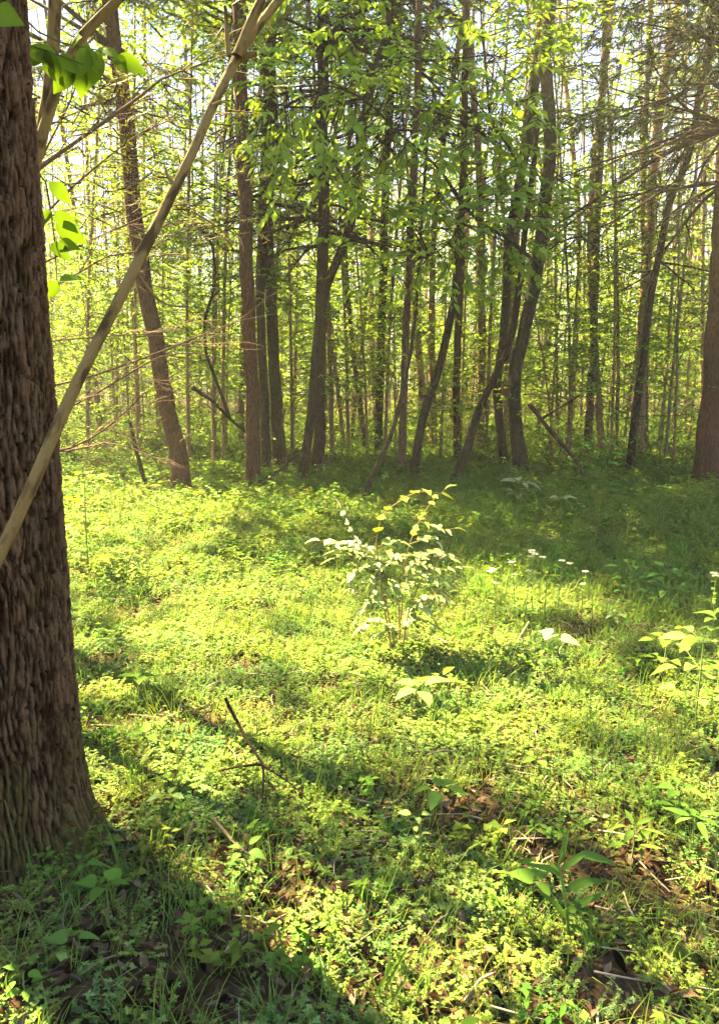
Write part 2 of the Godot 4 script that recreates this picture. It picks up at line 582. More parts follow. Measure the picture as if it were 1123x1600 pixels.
func build_rugged_tree() -> void:
	var base := Vector3(-1.275, 0.0, -2.47)
	var t := thing("rugged_tree", "massive dark trunk with deeply furrowed plated bark, mossy at its foot", "tree", base)
	var fine := FastNoiseLite.new()
	fine.frequency = 1.0
	fine.fractal_octaves = 4
	fine.seed = 5
	var warp := FastNoiseLite.new()
	warp.frequency = 1.0
	warp.fractal_octaves = 2
	warp.seed = 8
	var ys := []
	var y := -0.1
	while y < 11.0:
		ys.append(y)
		y += 0.0055 if y < 2.9 else 0.12
	var cols := 640
	var mb := Mesher.new()
	var pos := PackedVector3Array()
	for yy: float in ys:
		var r := 0.288 - 0.006 * yy + 0.085 * exp(-maxf(yy, 0.0) / 0.13)
		if yy > 5.0:
			r -= (yy - 5.0) * 0.02
		var cx := 0.022 - 0.004 * yy
		for j in cols + 1:
			var a := TAU * float(j % cols) / cols
			var rr := r * (1.0 + 0.035 * sin(a * 3.0 + 1.0) * (1.0 + 2.2 * exp(-maxf(yy, 0.0) / 0.25)) + 0.02 * sin(a * 7.0 + yy * 0.7) * exp(-maxf(yy, 0.0) / 0.5))
			# noise runs on the trunk's skin, so that it closes round the back
			var s := Vector3(cos(a), 0, sin(a)) * 0.33
			var wv := warp.get_noise_3d(s.x * 7.0, yy * 2.6, s.z * 7.0)
			var wv2 := warp.get_noise_3d(s.x * 9.0 + 40.0, yy * 7.0, s.z * 9.0)
			var f := fine.get_noise_3d(s.x * 75.0, yy * 14.0, s.z * 75.0)
			# long ridges that wander and part, each broken across into plates
			var across := a / TAU * 88.0 + wv * 1.7 + wv2 * 0.45
			var ridge := floorf(across)
			var fu := across - ridge
			var chance := fposmod(sin(fposmod(ridge, 88.0) * 12.9898) * 43758.5, 1.0)
			var down := yy / (0.13 + 0.17 * chance) + chance * 17.0 + (fu - 0.5) * (chance - 0.5) * 0.9 + wv2 * 0.35
			var plate_row := floorf(down)
			var fv := down - plate_row
			var chance2 := fposmod(sin(fposmod(ridge, 88.0) * 78.233 + plate_row * 37.719) * 15731.7, 1.0)
			var edge := minf(fu, 1.0 - fu) - 0.1 * chance2
			var plate := smoothstep(0.02, 0.13, edge + f * 0.14) * smoothstep(0.0, 0.05, minf(fv, 1.0 - fv) + f * 0.05)
			var hgt := plate * (0.02 + 0.008 * chance2 + 0.003 * fv * chance) + f * 0.008
			var amount := 1.0 - 0.45 * exp(-maxf(yy, 0.0) / 0.12)
			pos.append(Vector3(cx + cos(a) * (rr - 0.026 + hgt * amount), yy, sin(a) * (rr - 0.026 + hgt * amount)))
			mb.uv.append(Vector2(float(j) / cols, yy * 0.5))
			var tone := 0.5 + 0.5 * fine.get_noise_3d(s.x * 14.0, yy * 4.0, s.z * 14.0 + 30.0)
			var col := Color(0.024, 0.014, 0.007).lerp(Color(0.135, 0.085, 0.045), clampf(chance2 * 0.6 + tone * 0.6 - 0.15 + f * 1.4, 0.0, 1.0))
			var moss := clampf(1.15 - yy * 2.6 + f * 1.2 + wv * 0.8, 0.0, 1.0) * 0.75
			mb.c.append(col.lerp(Color(0.06, 0.065, 0.014).lerp(Color(0.1, 0.07, 0.03), tone), moss))
	var w := cols + 1
	var rows := ys.size()
	mb.v = pos
	mb.n.resize(pos.size())
	for i in rows:
		for j in w:
			var k := i * w + j
			var dj := pos[i * w + (j + 1) % cols] - pos[i * w + (j + cols - 1) % cols]
			var di := pos[mini(i + 1, rows - 1) * w + j] - pos[maxi(i - 1, 0) * w + j]
			mb.n[k] = di.cross(dj).normalized()
	for i in rows - 1:
		for j in cols:
			var a := i * w + j
			mb.ix.append_array(PackedInt32Array([a, a + 1, a + w, a + 1, a + w + 1, a + w]))
	obj("trunk", mb.mesh(), M.rugged, t)
	# leafy shoots that grow from its trunk
	var shoots := [
		[[Vector3(-1.240, 2.716, -2.850), Vector3(-1.154, 2.694, -2.850), Vector3(-1.069, 2.670, -2.850), Vector3(-0.973, 2.636, -2.850), Vector3(-0.892, 2.620, -2.900)], [Vector3(-1.133, 2.690, -2.850), Vector3(-1.048, 2.654, -2.850), Vector3(-1.069, 2.670, -2.850), Vector3(-1.020, 2.650, -2.860), Vector3(-0.977, 2.643, -2.880)]],
		[[Vector3(-1.188, 2.831, -2.900), Vector3(-1.106, 2.747, -2.900), Vector3(-1.031, 2.714, -2.900), Vector3(-0.911, 2.690, -2.900), Vector3(-0.823, 2.669, -2.900)], [Vector3(-0.911, 2.690, -2.900), Vector3(-0.878, 2.686, -2.900), Vector3(-0.828, 2.669, -2.900), Vector3(-0.976, 2.706, -2.900)]],
		[[Vector3(-1.200, 2.344, -2.950), Vector3(-1.131, 2.268, -2.950), Vector3(-1.119, 2.169, -2.950), Vector3(-1.113, 2.058, -2.950), Vector3(-1.112, 1.922, -2.950)], [Vector3(-1.131, 2.268, -2.950), Vector3(-1.119, 2.169, -2.950), Vector3(-1.117, 2.136, -2.950), Vector3(-1.113, 2.058, -2.950), Vector3(-1.112, 1.922, -2.950)]],
		[[Vector3(-0.882, 2.403, -2.000), Vector3(-0.845, 2.412, -2.000), Vector3(-0.818, 2.459, -2.000)], [Vector3(-0.845, 2.412, -2.000)]],
	]
	for s in shoots:
		var shoot := stem(t, moved(s[0], base), 0.004, Color(0.09, 0.1, 0.03), "shoot")
		for p: Vector3 in s[1]:
			for k in 2:
				var d := Vector3(rf(-0.9, 1.1), rf(-1.1, 0.1), rf(-0.3, 0.5)).normalized()
				add_leaf(shoot, p - base + Vector3(rf(-0.015, 0.015), 0, rf(-0.02, 0.02)), d, Vector3(rf(-0.7, 0.7), 0.2, 1.0).normalized(), rf(0.07, 0.135), "oval", Color(0.12, 0.21, 0.014))
	# thin climbing stems on the bark near the ground
	stem(t, moved([Vector3(-1.029, 0.358, -2.080), Vector3(-1.016, 0.277, -2.080), Vector3(-0.981, 0.174, -2.050)], base), 0.002, Color(0.06, 0.07, 0.025), "vine")
	stem(t, moved([Vector3(-0.923, 0.157, -2.060), Vector3(-0.889, 0.154, -2.020), Vector3(-0.844, 0.122, -1.980)], base), 0.002, Color(0.06, 0.07, 0.025), "vine")
	var lp: Vector3 = Vector3(-1.010, 0.209, -2.050)
	add_leaf(t, lp - base, Vector3(0.2, 0.5, 0.6).normalized(), Vector3(-0.3, 0.5, 0.8), 0.04, "oval", DEEP)


func build_edge_trees() -> void:
	var near := []
	# ---- trees at the edge of the clearing
	var t1 := trunk_of("cedar_tree", "thick reddish trunk that slants away to the left", [Vector3(-2.547, -0.093, -11.023), Vector3(-2.604, 0.650, -11.023), Vector3(-2.710, 1.192, -11.023), Vector3(-2.863, 2.252, -11.023), Vector3(-2.984, 3.110, -11.023), Vector3(-3.067, 3.946, -11.023), Vector3(-3.106, 4.921, -11.023), Vector3(-3.177, 5.867, -11.023), Vector3(-3.246, 6.482, -11.023), Vector3(-3.497, 14.000, -11.023)], 0.12, 0.072, M.cedar, 0.35)
	dead_branches(t1, 2.0, 7.5, 16, 1.6, 0.016, M.twig, Color(0.09, 0.055, 0.036))
	cedar_crown(t1, 4.8, 9.0, 30, 1.5, Color(0.14, 0.15, 0.045))
	var t2 := trunk_of("cedar_tree", "upright reddish trunk in front of the dark clump", [Vector3(-1.611, -0.096, -11.737), Vector3(-1.613, 0.785, -11.737), Vector3(-1.615, 1.549, -11.737), Vector3(-1.639, 2.940, -11.737), Vector3(-1.645, 4.276, -11.737), Vector3(-1.659, 4.797, -11.737), Vector3(-1.666, 5.981, -11.737), Vector3(-1.664, 6.801, -11.737), Vector3(-1.655, 15.000, -11.737)], 0.105, 0.08, M.cedar, 0.25)
	dead_branches(t2, 3.0, 8.0, 12, 1.4, 0.018, M.twig, Color(0.06, 0.037, 0.023))
	cedar_crown(t2, 5.5, 9.0, 36, 1.7, Color(0.15, 0.18, 0.04))
	var t3 := trunk_of("cedar_tree", "dark trunk close behind the upright reddish one", [Vector3(-1.555, -0.070, -12.928), Vector3(-1.578, 1.549, -12.928), Vector3(-1.599, 3.081, -12.928), Vector3(-1.517, 4.553, -12.928), Vector3(-1.458, 5.503, -12.928), Vector3(-1.413, 6.794, -12.928), Vector3(-1.337, 14.000, -12.928)], 0.075, 0.055, M.dark, 0.3)
	dead_branches(t3, 3.5, 7.0, 12, 1.3, 0.02, M.twig, Color(0.03, 0.021, 0.014))
	var t4 := trunk_of("broad_tree", "grey brown trunk with a flared foot right of the upright reddish tree", [Vector3(-1.329, -0.063, -13.144), Vector3(-1.390, 0.909, -13.144), Vector3(-1.411, 1.549, -13.144), Vector3(-1.468, 3.106, -13.144), Vector3(-1.481, 4.603, -13.144), Vector3(-1.387, 6.325, -13.144), Vector3(-1.228, 16.000, -13.144)], 0.1, 0.06, M.olive, 0.5)
	dead_branches(t4, 3.0, 7.0, 8, 1.5, 0.02, M.twig, Color(0.035, 0.025, 0.016))
	var t5 := trunk_of("slender_tree", "thin dark trunk bending right in front of a straighter one", [Vector3(-0.912, -0.074, -11.952), Vector3(-0.751, 1.065, -11.952), Vector3(-0.623, 2.311, -11.952), Vector3(-0.493, 2.965, -11.952), Vector3(-0.299, 3.425, -11.952), Vector3(-0.108, 3.968, -11.952), Vector3(-0.033, 4.768, -11.952), Vector3(0.124, 5.636, -11.952), Vector3(0.350, 6.399, -11.952), Vector3(0.438, 6.897, -11.952), Vector3(0.866, 15.000, -11.952)], 0.068, 0.045, M.dark, 0.4)
	dead_branches(t5, 2.8, 7.0, 16, 1.9, 0.026, M.twig, Color(0.028, 0.02, 0.013))
	var t6 := trunk_of("cedar_tree", "straight dark trunk with whorls of bare arched branches", [Vector3(-0.677, -0.064, -12.606), Vector3(-0.633, 1.549, -12.606), Vector3(-0.600, 3.043, -12.606), Vector3(-0.559, 4.478, -12.606), Vector3(-0.572, 5.405, -12.606), Vector3(-0.542, 6.664, -12.606), Vector3(-0.471, 17.000, -12.606)], 0.095, 0.075, M.dark, 0.4)
	dead_branches(t6, 3.2, 8.0, 40, 2.2, 0.03, M.twig, Color(0.035, 0.023, 0.015), 0.5)
	var t7 := trunk_of("slender_tree", "straight brown trunk rising behind the thin slanting sapling", [Vector3(0.682, -0.029, -12.319), Vector3(0.694, 1.050, -12.319), Vector3(0.714, 2.042, -12.319), Vector3(0.769, 3.482, -12.319), Vector3(0.775, 3.857, -12.319), Vector3(0.843, 5.496, -12.319), Vector3(0.924, 12.000, -12.319)], 0.062, 0.04, M.brown, 0.3)
	dead_branches(t7, 3.0, 8.0, 14, 1.2, 0.01, M.twig, Color(0.055, 0.036, 0.023))
	var sap := trunk_of("slanting_sapling", "thin slanting sapling leaning right across a brown trunk", [Vector3(0.012, -0.046, -9.809), Vector3(0.151, 0.381, -9.809), Vector3(0.313, 0.708, -9.809), Vector3(0.470, 1.098, -10.109), Vector3(0.593, 1.632, -10.309), Vector3(0.732, 2.385, -10.509), Vector3(0.878, 5.000, -10.509)], 0.032, 0.015, M.olive, 0.2, 0.04)
	var t8 := trunk_of("broken_tree", "dark trunk leaning right that ends in a snapped top", [Vector3(0.804, -0.011, -11.845), Vector3(0.969, 1.069, -11.845), Vector3(1.127, 1.549, -11.845), Vector3(1.262, 2.070, -11.845), Vector3(1.393, 2.722, -11.845), Vector3(1.470, 4.000, -11.845)], 0.068, 0.05, M.dark, 0.3)
	dead_branches(t8, 2.0, 4.4, 5, 1.0, 0.012, M.twig, Color(0.035, 0.024, 0.016))
	var t9 := trunk_of("slender_tree", "reddish brown straight trunk between the leaning snapped tree and the curved stem", [Vector3(1.815, -0.095, -14.127), Vector3(1.757, 1.092, -14.127), Vector3(1.750, 2.002, -14.127), Vector3(1.770, 3.223, -14.127), Vector3(1.780, 4.832, -14.127), Vector3(1.792, 11.000, -14.127)], 0.07, 0.05, M.cedar, 0.2)
	dead_branches(t9, 3.0, 8.0, 12, 1.3, 0.012, M.twig, Color(0.055, 0.036, 0.023))
	trunk_of("curved_tree", "dark stem curving up from lower left to the tall mossy tree", [Vector3(1.331, -0.006, -11.279), Vector3(1.537, 0.535, -11.279), Vector3(1.726, 1.184, -11.279), Vector3(1.894, 1.594, -11.079), Vector3(1.958, 1.858, -10.979), Vector3(2.077, 2.237, -10.779), Vector3(2.335, 5.000, -10.779)], 0.062, 0.03, M.dark, 0.3, 0.1)
	var t11 := trunk_of("forked_tree", "thin olive trunk twisting up beside the tall mossy tree", [Vector3(2.470, -0.058, -13.105), Vector3(2.367, 0.911, -13.105), Vector3(2.295, 1.549, -13.105), Vector3(2.378, 2.333, -13.105), Vector3(2.407, 3.102, -13.105), Vector3(2.406, 3.805, -13.105), Vector3(2.560, 4.789, -13.105), Vector3(2.693, 5.367, -13.105), Vector3(2.750, 6.030, -13.105), Vector3(2.839, 6.866, -13.105), Vector3(2.858, 7.413, -13.105), Vector3(2.935, 15.000, -13.105)], 0.072, 0.05, M.olive, 0.3)
	var t12 := trunk_of("mossy_tree", "tall mossy grey trunk with a long bend near its foot", [Vector3(2.666, -0.060, -12.577), Vector3(2.558, 0.730, -12.577), Vector3(2.485, 1.397, -12.577), Vector3(2.500, 1.852, -12.577), Vector3(2.633, 2.450, -12.577), Vector3(2.733, 3.039, -12.577), Vector3(2.812, 3.619, -12.577), Vector3(2.878, 4.472, -12.577), Vector3(2.899, 5.167, -12.577), Vector3(2.843, 5.850, -12.577), Vector3(2.774, 6.387, -12.577), Vector3(2.814, 6.828, -12.577), Vector3(2.847, 7.177, -12.577), Vector3(3.131, 17.000, -12.577)], 0.105, 0.075, M.olive, 0.4)
	dead_branches(t12, 4.0, 8.0, 7, 1.8, 0.016, M.twig, Color(0.055, 0.04, 0.022))
	var t13 := trunk_of("slender_tree", "slender dark tree leaning right at the clearing's edge", [Vector3(4.472, -0.077, -12.801), Vector3(4.505, 0.716, -12.801), Vector3(4.615, 2.062, -12.801), Vector3(4.647, 2.717, -12.801), Vector3(4.770, 3.704, -12.801), Vector3(4.895, 4.428, -12.801), Vector3(5.131, 5.091, -12.801), Vector3(5.220, 5.927, -12.801), Vector3(5.292, 6.292, -12.801), Vector3(5.748, 14.000, -12.801)], 0.06, 0.04, M.dark, 0.3)
	dead_branches(t13, 3.0, 6.5, 14, 1.9, 0.022, M.twig, Color(0.03, 0.021, 0.014))
	var t14 := trunk_of("spruce_tree", "stout dark brown trunk with a spreading foot, needled boughs above", [Vector3(5.184, -0.066, -11.516), Vector3(5.170, 0.988, -11.516), Vector3(5.185, 1.549, -11.516), Vector3(5.173, 2.465, -11.516), Vector3(5.179, 3.356, -11.516), Vector3(5.164, 5.072, -11.516), Vector3(5.132, 17.000, -11.516)], 0.155, 0.11, M.cedar, 0.4)
	for i in 40:
		var mb := Mesher.new()
		var k := at_height(t14[1], rf(3.6, 9.5))
		limb(mb, t14[1][k], Vector3(rf(-1.0, -0.25), rf(-0.35, 0.3), rf(-0.5, 0.75)).normalized(), rf(1.2, 3.6), rf(0.018, 0.034), 2, Color(0.04, 0.027, 0.018), 0.3)
		obj("branch", mb.mesh(), M.twig, t14[0])
	cedar_crown(t14, 4.5, 8.5, 120, 4.0, Color(0.022, 0.036, 0.01), "crown", Vector3(-0.5, 0, 0.2))
	var t15 := trunk_of("slender_tree", "reddish straight trunk standing right of the tall mossy tree", [Vector3(4.585, -0.083, -15.542), Vector3(4.574, 1.298, -15.542), Vector3(4.588, 2.047, -15.542), Vector3(4.566, 3.510, -15.542), Vector3(4.545, 5.160, -15.542), Vector3(4.515, 13.000, -15.542)], 0.078, 0.055, M.brown, 0.2)
	dead_branches(t15, 4.0, 9.0, 10, 1.2, 0.012, M.twig, Color(0.055, 0.037, 0.024))
	var t16 := trunk_of("slender_tree", "pale straight trunk just behind the slender dark leaning tree", [Vector3(5.961, -0.045, -16.102), Vector3(5.856, 1.549, -16.102), Vector3(5.691, 4.076, -16.102), Vector3(5.590, 5.767, -16.102), Vector3(5.459, 13.000, -16.102)], 0.06, 0.045, M.brown, 0.2)
	dead_branches(t16, 4.0, 9.0, 10, 1.2, 0.012, M.twig, Color(0.055, 0.037, 0.024))
	var t17 := trunk_of("hemlock_tree", "dark needled evergreen behind the leafy boughs", [Vector3(0.375, -0.114, -15.846), Vector3(0.440, 2.809, -15.846), Vector3(0.525, 5.817, -15.846), Vector3(0.609, 7.979, -15.846), Vector3(0.726, 18.000, -15.846)], 0.085, 0.06, M.dark, 0.2)
	cedar_crown(t17, 6.2, 11.0, 130, 2.8, Color(0.016, 0.028, 0.011))
	dead_branches(t17, 4.0, 9.0, 16, 1.6, 0.014, M.twig, Color(0.028, 0.02, 0.013), 0.4)
	# ---- cedar hidden behind the rugged trunk, with bare pinkish branches reaching right
	var t18 := trunk_of("cedar_tree", "cedar behind the rugged trunk with bare pinkish twigs reaching right", [Vector3(-2.3, -0.05, -4.9), Vector3(-2.4, 2.0, -4.9), Vector3(-2.55, 4.0, -4.95), Vector3(-2.6, 6.0, -5.0)], 0.05, 0.03, M.cedar)
	var pink := Color(0.12, 0.076, 0.053)
	var reach := [
		[[Vector3(-2.114, 1.150, -4.900), Vector3(-1.852, 1.129, -4.900), Vector3(-1.606, 1.182, -4.900), Vector3(-1.465, 1.158, -4.900), Vector3(-1.306, 1.089, -4.900), Vector3(-1.179, 1.019, -4.900)], 0.012], [[Vector3(-2.075, 1.110, -4.800), Vector3(-1.793, 1.158, -4.800), Vector3(-1.568, 1.277, -4.800), Vector3(-1.424, 1.394, -4.800), Vector3(-1.321, 1.492, -4.800), Vector3(-1.221, 1.550, -4.800)], 0.013],
		[[Vector3(-2.017, 1.321, -4.700), Vector3(-1.693, 1.436, -4.700), Vector3(-1.384, 1.606, -4.700), Vector3(-1.189, 1.708, -4.700), Vector3(-0.959, 1.730, -4.700), Vector3(-0.732, 1.670, -4.700)], 0.011], [[Vector3(-2.070, 1.785, -4.900), Vector3(-1.869, 1.816, -4.900), Vector3(-1.590, 1.839, -4.900), Vector3(-1.332, 1.854, -4.900), Vector3(-1.036, 1.823, -4.900)], 0.008],
		[[Vector3(-2.046, 1.511, -4.800), Vector3(-1.669, 1.588, -4.800), Vector3(-1.213, 1.742, -4.800), Vector3(-0.917, 1.856, -4.800), Vector3(-0.702, 1.931, -4.800), Vector3(-0.508, 1.969, -4.800)], 0.011], [[Vector3(-1.833, 2.605, -4.400), Vector3(-1.706, 2.702, -4.400), Vector3(-1.403, 2.896, -4.400), Vector3(-1.157, 3.054, -4.400), Vector3(-1.052, 3.133, -4.400), Vector3(-0.813, 3.217, -4.400), Vector3(-0.637, 3.273, -4.400)], 0.02],
		[[Vector3(-1.939, 2.342, -4.600), Vector3(-1.668, 2.601, -4.600), Vector3(-1.404, 2.806, -4.600), Vector3(-1.200, 2.940, -4.600), Vector3(-0.966, 3.023, -4.600)], 0.012], [[Vector3(-1.994, 2.179, -4.700), Vector3(-1.724, 2.305, -4.700), Vector3(-1.342, 2.466, -4.700), Vector3(-1.041, 2.572, -4.700), Vector3(-0.709, 2.536, -4.700)], 0.01],
		[[Vector3(-2.005, 2.034, -4.700), Vector3(-1.734, 2.143, -4.700), Vector3(-1.463, 2.287, -4.700), Vector3(-1.237, 2.323, -4.700), Vector3(-0.971, 2.466, -4.700)], 0.009], [[Vector3(-1.890, 2.427, -4.500), Vector3(-1.743, 2.762, -4.500), Vector3(-1.625, 2.959, -4.500), Vector3(-1.507, 3.185, -4.500), Vector3(-1.441, 3.438, -4.500)], 0.012],
	]
	for b in reach:
		var path := smooth(moved(b[0], t18[0].position), 0.1)
		var mb := Mesher.new()
		mb.tube(path, taper(path.size(), b[1] * 0.75, 0.002), 5, pink, 0.2)
		for i in 9:
			var k := rng.randi_range(2, path.size() - 2)
			var d: Vector3 = (path[k + 1] - path[k]).normalized()
			limb(mb, path[k], (d + Vector3(rf(-0.2, 0.2), rf(-0.8, 0.8), rf(-0.8, 0.8))).normalized(), rf(0.15, 0.6), 0.0035, 1, pink, 0.3)
		obj("branch", mb.mesh(), M.twig, t18[0])
	# sparse tan-green tufts on those branches
	var tuft := Mesher.new()
	for b in [reach[5], reach[6], reach[7], reach[9]]:
		var path := smooth(moved(b[0], t18[0].position), 0.1)
		for i in 40:
			var p: Vector3 = path[rng.randi_range(4, path.size() - 1)] + Vector3(rf(-0.3, 0.3), rf(-0.3, 0.3), rf(-0.4, 0.4))
			feather(tuft, p, rdir(rf(-0.4, 0.6)), 0.16, 26, Color(0.2, 0.19, 0.05), 0.42)
	obj("foliage", tuft.mesh(), M.needle, t18[0])

	# ---- the leaning pole in front of the rugged trunk
	var pole_pts := [Vector3(-1.232, 0.448, -1.800), Vector3(-1.095, 0.774, -1.900), Vector3(-0.927, 1.113, -1.950), Vector3(-0.841, 1.290, -1.970), Vector3(-0.739, 1.550, -2.050), Vector3(-0.621, 1.821, -2.150), Vector3(-0.553, 2.005, -2.250), Vector3(-0.479, 2.200, -2.350), Vector3(-0.418, 2.388, -2.450), Vector3(-0.365, 2.523, -2.520), Vector3(-0.307, 2.633, -2.580), Vector3(-0.233, 2.754, -2.650), Vector3(-0.003, 3.069, -2.800)]
	pole_pts[0].y = -0.03
	var p0: Vector3 = pole_pts[0]
	var pole := thing("leaning_sapling", "smooth olive sapling pole leaning right across the rugged trunk", "tree", p0)
	var pmb := Mesher.new()
	var pp := smooth(moved(pole_pts, p0), 0.05)
	pmb.tube(pp, taper(pp.size(), 0.0185, 0.0115), 16, Color.WHITE, 0.11, 2.0)
	obj("trunk", pmb.mesh(), M.pole, pole)
	for b in [[[Vector3(-0.377, 2.505, -2.520), Vector3(-0.340, 2.523, -2.520), Vector3(-0.307, 2.530, -2.520)], 0.012], [[Vector3(-0.362, 2.515, -2.500), Vector3(-0.316, 2.617, -2.500), Vector3(-0.290, 2.669, -2.500), Vector3(-0.275, 2.737, -2.500)], 0.019], [[Vector3(-0.386, 2.507, -2.480), Vector3(-0.390, 2.556, -2.480), Vector3(-0.393, 2.642, -2.480)], 0.008], [[Vector3(-0.699, 1.659, -2.100), Vector3(-0.676, 1.680, -2.100), Vector3(-0.661, 1.684, -2.100)], 0.006], [[Vector3(-0.517, 2.101, -2.300), Vector3(-0.539, 2.127, -2.300), Vector3(-0.545, 2.149, -2.300)], 0.005], [[Vector3(-0.429, 2.351, -2.420), Vector3(-0.404, 2.363, -2.420), Vector3(-0.391, 2.360, -2.420)], 0.005], [[Vector3(-0.610, 1.853, -2.200), Vector3(-0.550, 1.776, -2.200), Vector3(-0.524, 1.778, -2.400)], 0.004], [[Vector3(-0.495, 2.054, -2.400), Vector3(-0.420, 2.009, -2.400), Vector3(-0.374, 1.963, -2.400)], 0.003]]:
		var bmb := Mesher.new()
		var bp := smooth(moved(b[0], p0), 0.03)
		bmb.tube(bp, taper(bp.size(), b[1], b[1] * 0.6), 8, Color.WHITE, 0.08)
		obj("branch", bmb.mesh(), M.pole, pole)

	# ---- pale forked sapling high beside the rugged trunk
	var f0 := Vector3(-1.72, 0.0, -3.6)
	var fork := thing("forked_sapling", "pale forked sapling rising from behind the rugged trunk", "tree", f0)
	for b in [[[f0, f0 + Vector3(0.0, 1.0, 0), Vector3(-1.479, 2.306, -3.600), Vector3(-1.398, 2.585, -3.600), Vector3(-1.346, 2.781, -3.600), Vector3(-1.309, 3.010, -3.600), Vector3(-1.279, 3.309, -3.600)], 0.038, "trunk"], [[Vector3(-1.390, 2.580, -3.580), Vector3(-1.314, 2.774, -3.580), Vector3(-1.265, 2.889, -3.580), Vector3(-1.176, 3.015, -3.580), Vector3(-1.033, 3.139, -3.580), Vector3(-0.864, 3.299, -3.580)], 0.024, "branch"]]:
		var fmb := Mesher.new()
		var fp := smooth(moved(b[0], f0), 0.08)
		fmb.tube(fp, taper(fp.size(), b[1], b[1] * 0.7), 12, Color.WHITE, 0.04)
		obj(b[2], fmb.mesh(), M.pole, fork)

	# ---- broad leaves on long boughs in front of the middle trees
	var bough_base := t12[0].position as Vector3
	var boughs := [
		[[Vector3(2.848, 3.333, -12.600), Vector3(2.175, 3.547, -11.500), Vector3(1.478, 3.690, -10.500), Vector3(0.985, 4.045, -9.800), Vector3(0.692, 4.213, -9.500), Vector3(0.431, 4.421, -9.500), Vector3(0.136, 4.696, -9.500), Vector3(-0.157, 4.866, -9.500), Vector3(-0.448, 5.001, -9.500)], 0.035],
		[[Vector3(2.663, 4.152, -12.400), Vector3(2.137, 4.731, -11.500), Vector3(1.678, 4.837, -10.500), Vector3(1.493, 5.110, -9.800), Vector3(1.375, 5.537, -9.500), Vector3(1.334, 5.997, -9.500)], 0.03],
		[[Vector3(1.994, 4.648, -11.200), Vector3(1.383, 4.608, -10.000), Vector3(0.993, 4.753, -10.000), Vector3(0.605, 4.969, -10.000), Vector3(0.296, 5.112, -10.000)], 0.02],
		[[Vector3(-0.011, 4.832, -9.600), Vector3(-0.306, 4.935, -9.600), Vector3(-0.675, 4.935, -9.600), Vector3(-0.971, 4.915, -9.600)], 0.012],
		[[Vector3(0.985, 4.045, -9.800), Vector3(1.224, 3.607, -9.800), Vector3(1.077, 3.237, -9.800), Vector3(0.846, 3.087, -9.800)], 0.014],
		[[Vector3(1.678, 4.837, -10.500), Vector3(1.040, 5.180, -9.800), Vector3(0.663, 5.319, -9.800)], 0.012],
		[[Vector3(-0.155, 4.831, -9.400), Vector3(-0.226, 5.165, -9.400), Vector3(-0.332, 5.495, -9.400), Vector3(-0.401, 5.821, -9.400)], 0.012],
	]
	var lines := []
	var bough_nodes := []
	for b in boughs:
		var path := smooth(moved(b[0], bough_base), 0.12)
		lines.append(path)
		var bmb := Mesher.new()
		bmb.tube(path, taper(path.size(), b[1], 0.008), 7, Color.WHITE, 0.08)
		bough_nodes.append(obj("bough", bmb.mesh(), M.olive, t12[0]))
	var blobs := [
		[Vector3(-0.447, 4.527, -9.400), 0.85, 0.5, 26], [Vector3(-0.669, 5.444, -9.600), 0.6, 0.4, 8], [Vector3(-0.011, 5.297, -9.400), 0.5, 0.5, 10], [Vector3(0.948, 4.969, -9.600), 1.0, 0.7, 34], [Vector3(1.451, 5.444, -9.600), 0.6, 0.7, 14],
		[Vector3(0.750, 3.803, -9.700), 1.0, 0.6, 28], [Vector3(1.275, 4.162, -9.700), 0.9, 0.6, 26], [Vector3(0.137, 4.108, -9.500), 0.6, 0.4, 14], [Vector3(0.623, 3.195, -10.000), 0.9, 0.5, 22], [Vector3(1.456, 3.401, -10.300), 0.9, 0.5, 22], [Vector3(1.830, 5.183, -10.000), 0.3, 0.25, 5], [Vector3(-1.046, 4.297, -10.200), 0.7, 0.6, 16], [Vector3(2.326, 3.775, -10.600), 0.8, 0.5, 12], [Vector3(2.523, 5.769, -10.400), 0.7, 0.5, 10], [Vector3(-1.239, 5.183, -10.000), 0.5, 0.6, 10],
	]
	var single := 0
	var rest := Mesher.new()
	for b in blobs:
		for i in int(b[3] * 1.5):
			var p: Vector3 = b[0] - bough_base + Vector3(rf(-1, 1) * b[1], rf(-1, 1) * b[2], rf(-0.7, 0.7))
			var best := Vector3.ZERO
			var dist := 1e9
			var on := 0
			for n_line in lines.size():
				for q: Vector3 in lines[n_line]:
					if p.distance_squared_to(q) < dist:
						dist = p.distance_squared_to(q)
						on = n_line
						best = q
			var d := (p - best).normalized()
			d = (d + rdir(-0.2) * 0.7).normalized()
			rest.tube([best, best.lerp(p, 0.6) + Vector3(0, 0.05, 0), p, p + d * 0.3], [0.007, 0.005, 0.004, 0.002], 3, TWIG)
			var s := d.cross(Vector3.UP).normalized()
			for j in 9:
				var t := j / 8.0
				var q := p + d * (t * 0.34 - 0.04)
				var way := (d * 0.5 + s * (1.0 if j % 2 else -1.0) * rf(0.5, 1.0) + Vector3(0, rf(-0.65, 0.15), 0)).normalized()
				var up := Vector3(rf(-0.6, 0.6), 1.0, rf(-0.2, 0.9)).normalized()
				var l := rf(0.075, 0.175)
				if single < 280 and j % 5 < 2:
					add_leaf(bough_nodes[on], q, way, up, l, "oval", Color(0.18, 0.285, 0.034))
					single += 1
				else:
					rest.leaf(q, way, up, l, l * 0.55, shade(Color(0.18, 0.285, 0.034)))
	var fo := obj("foliage", rest.mesh(), M.leaf, t12[0])
	fo.set_meta("kind", "stuff")

	# ---- the crowns over the clearing and its edge: mostly out of view, twigs placed to shade chosen ground
	var hosts := [t1, t2, t4, t5, t11, t12, t13, t9]
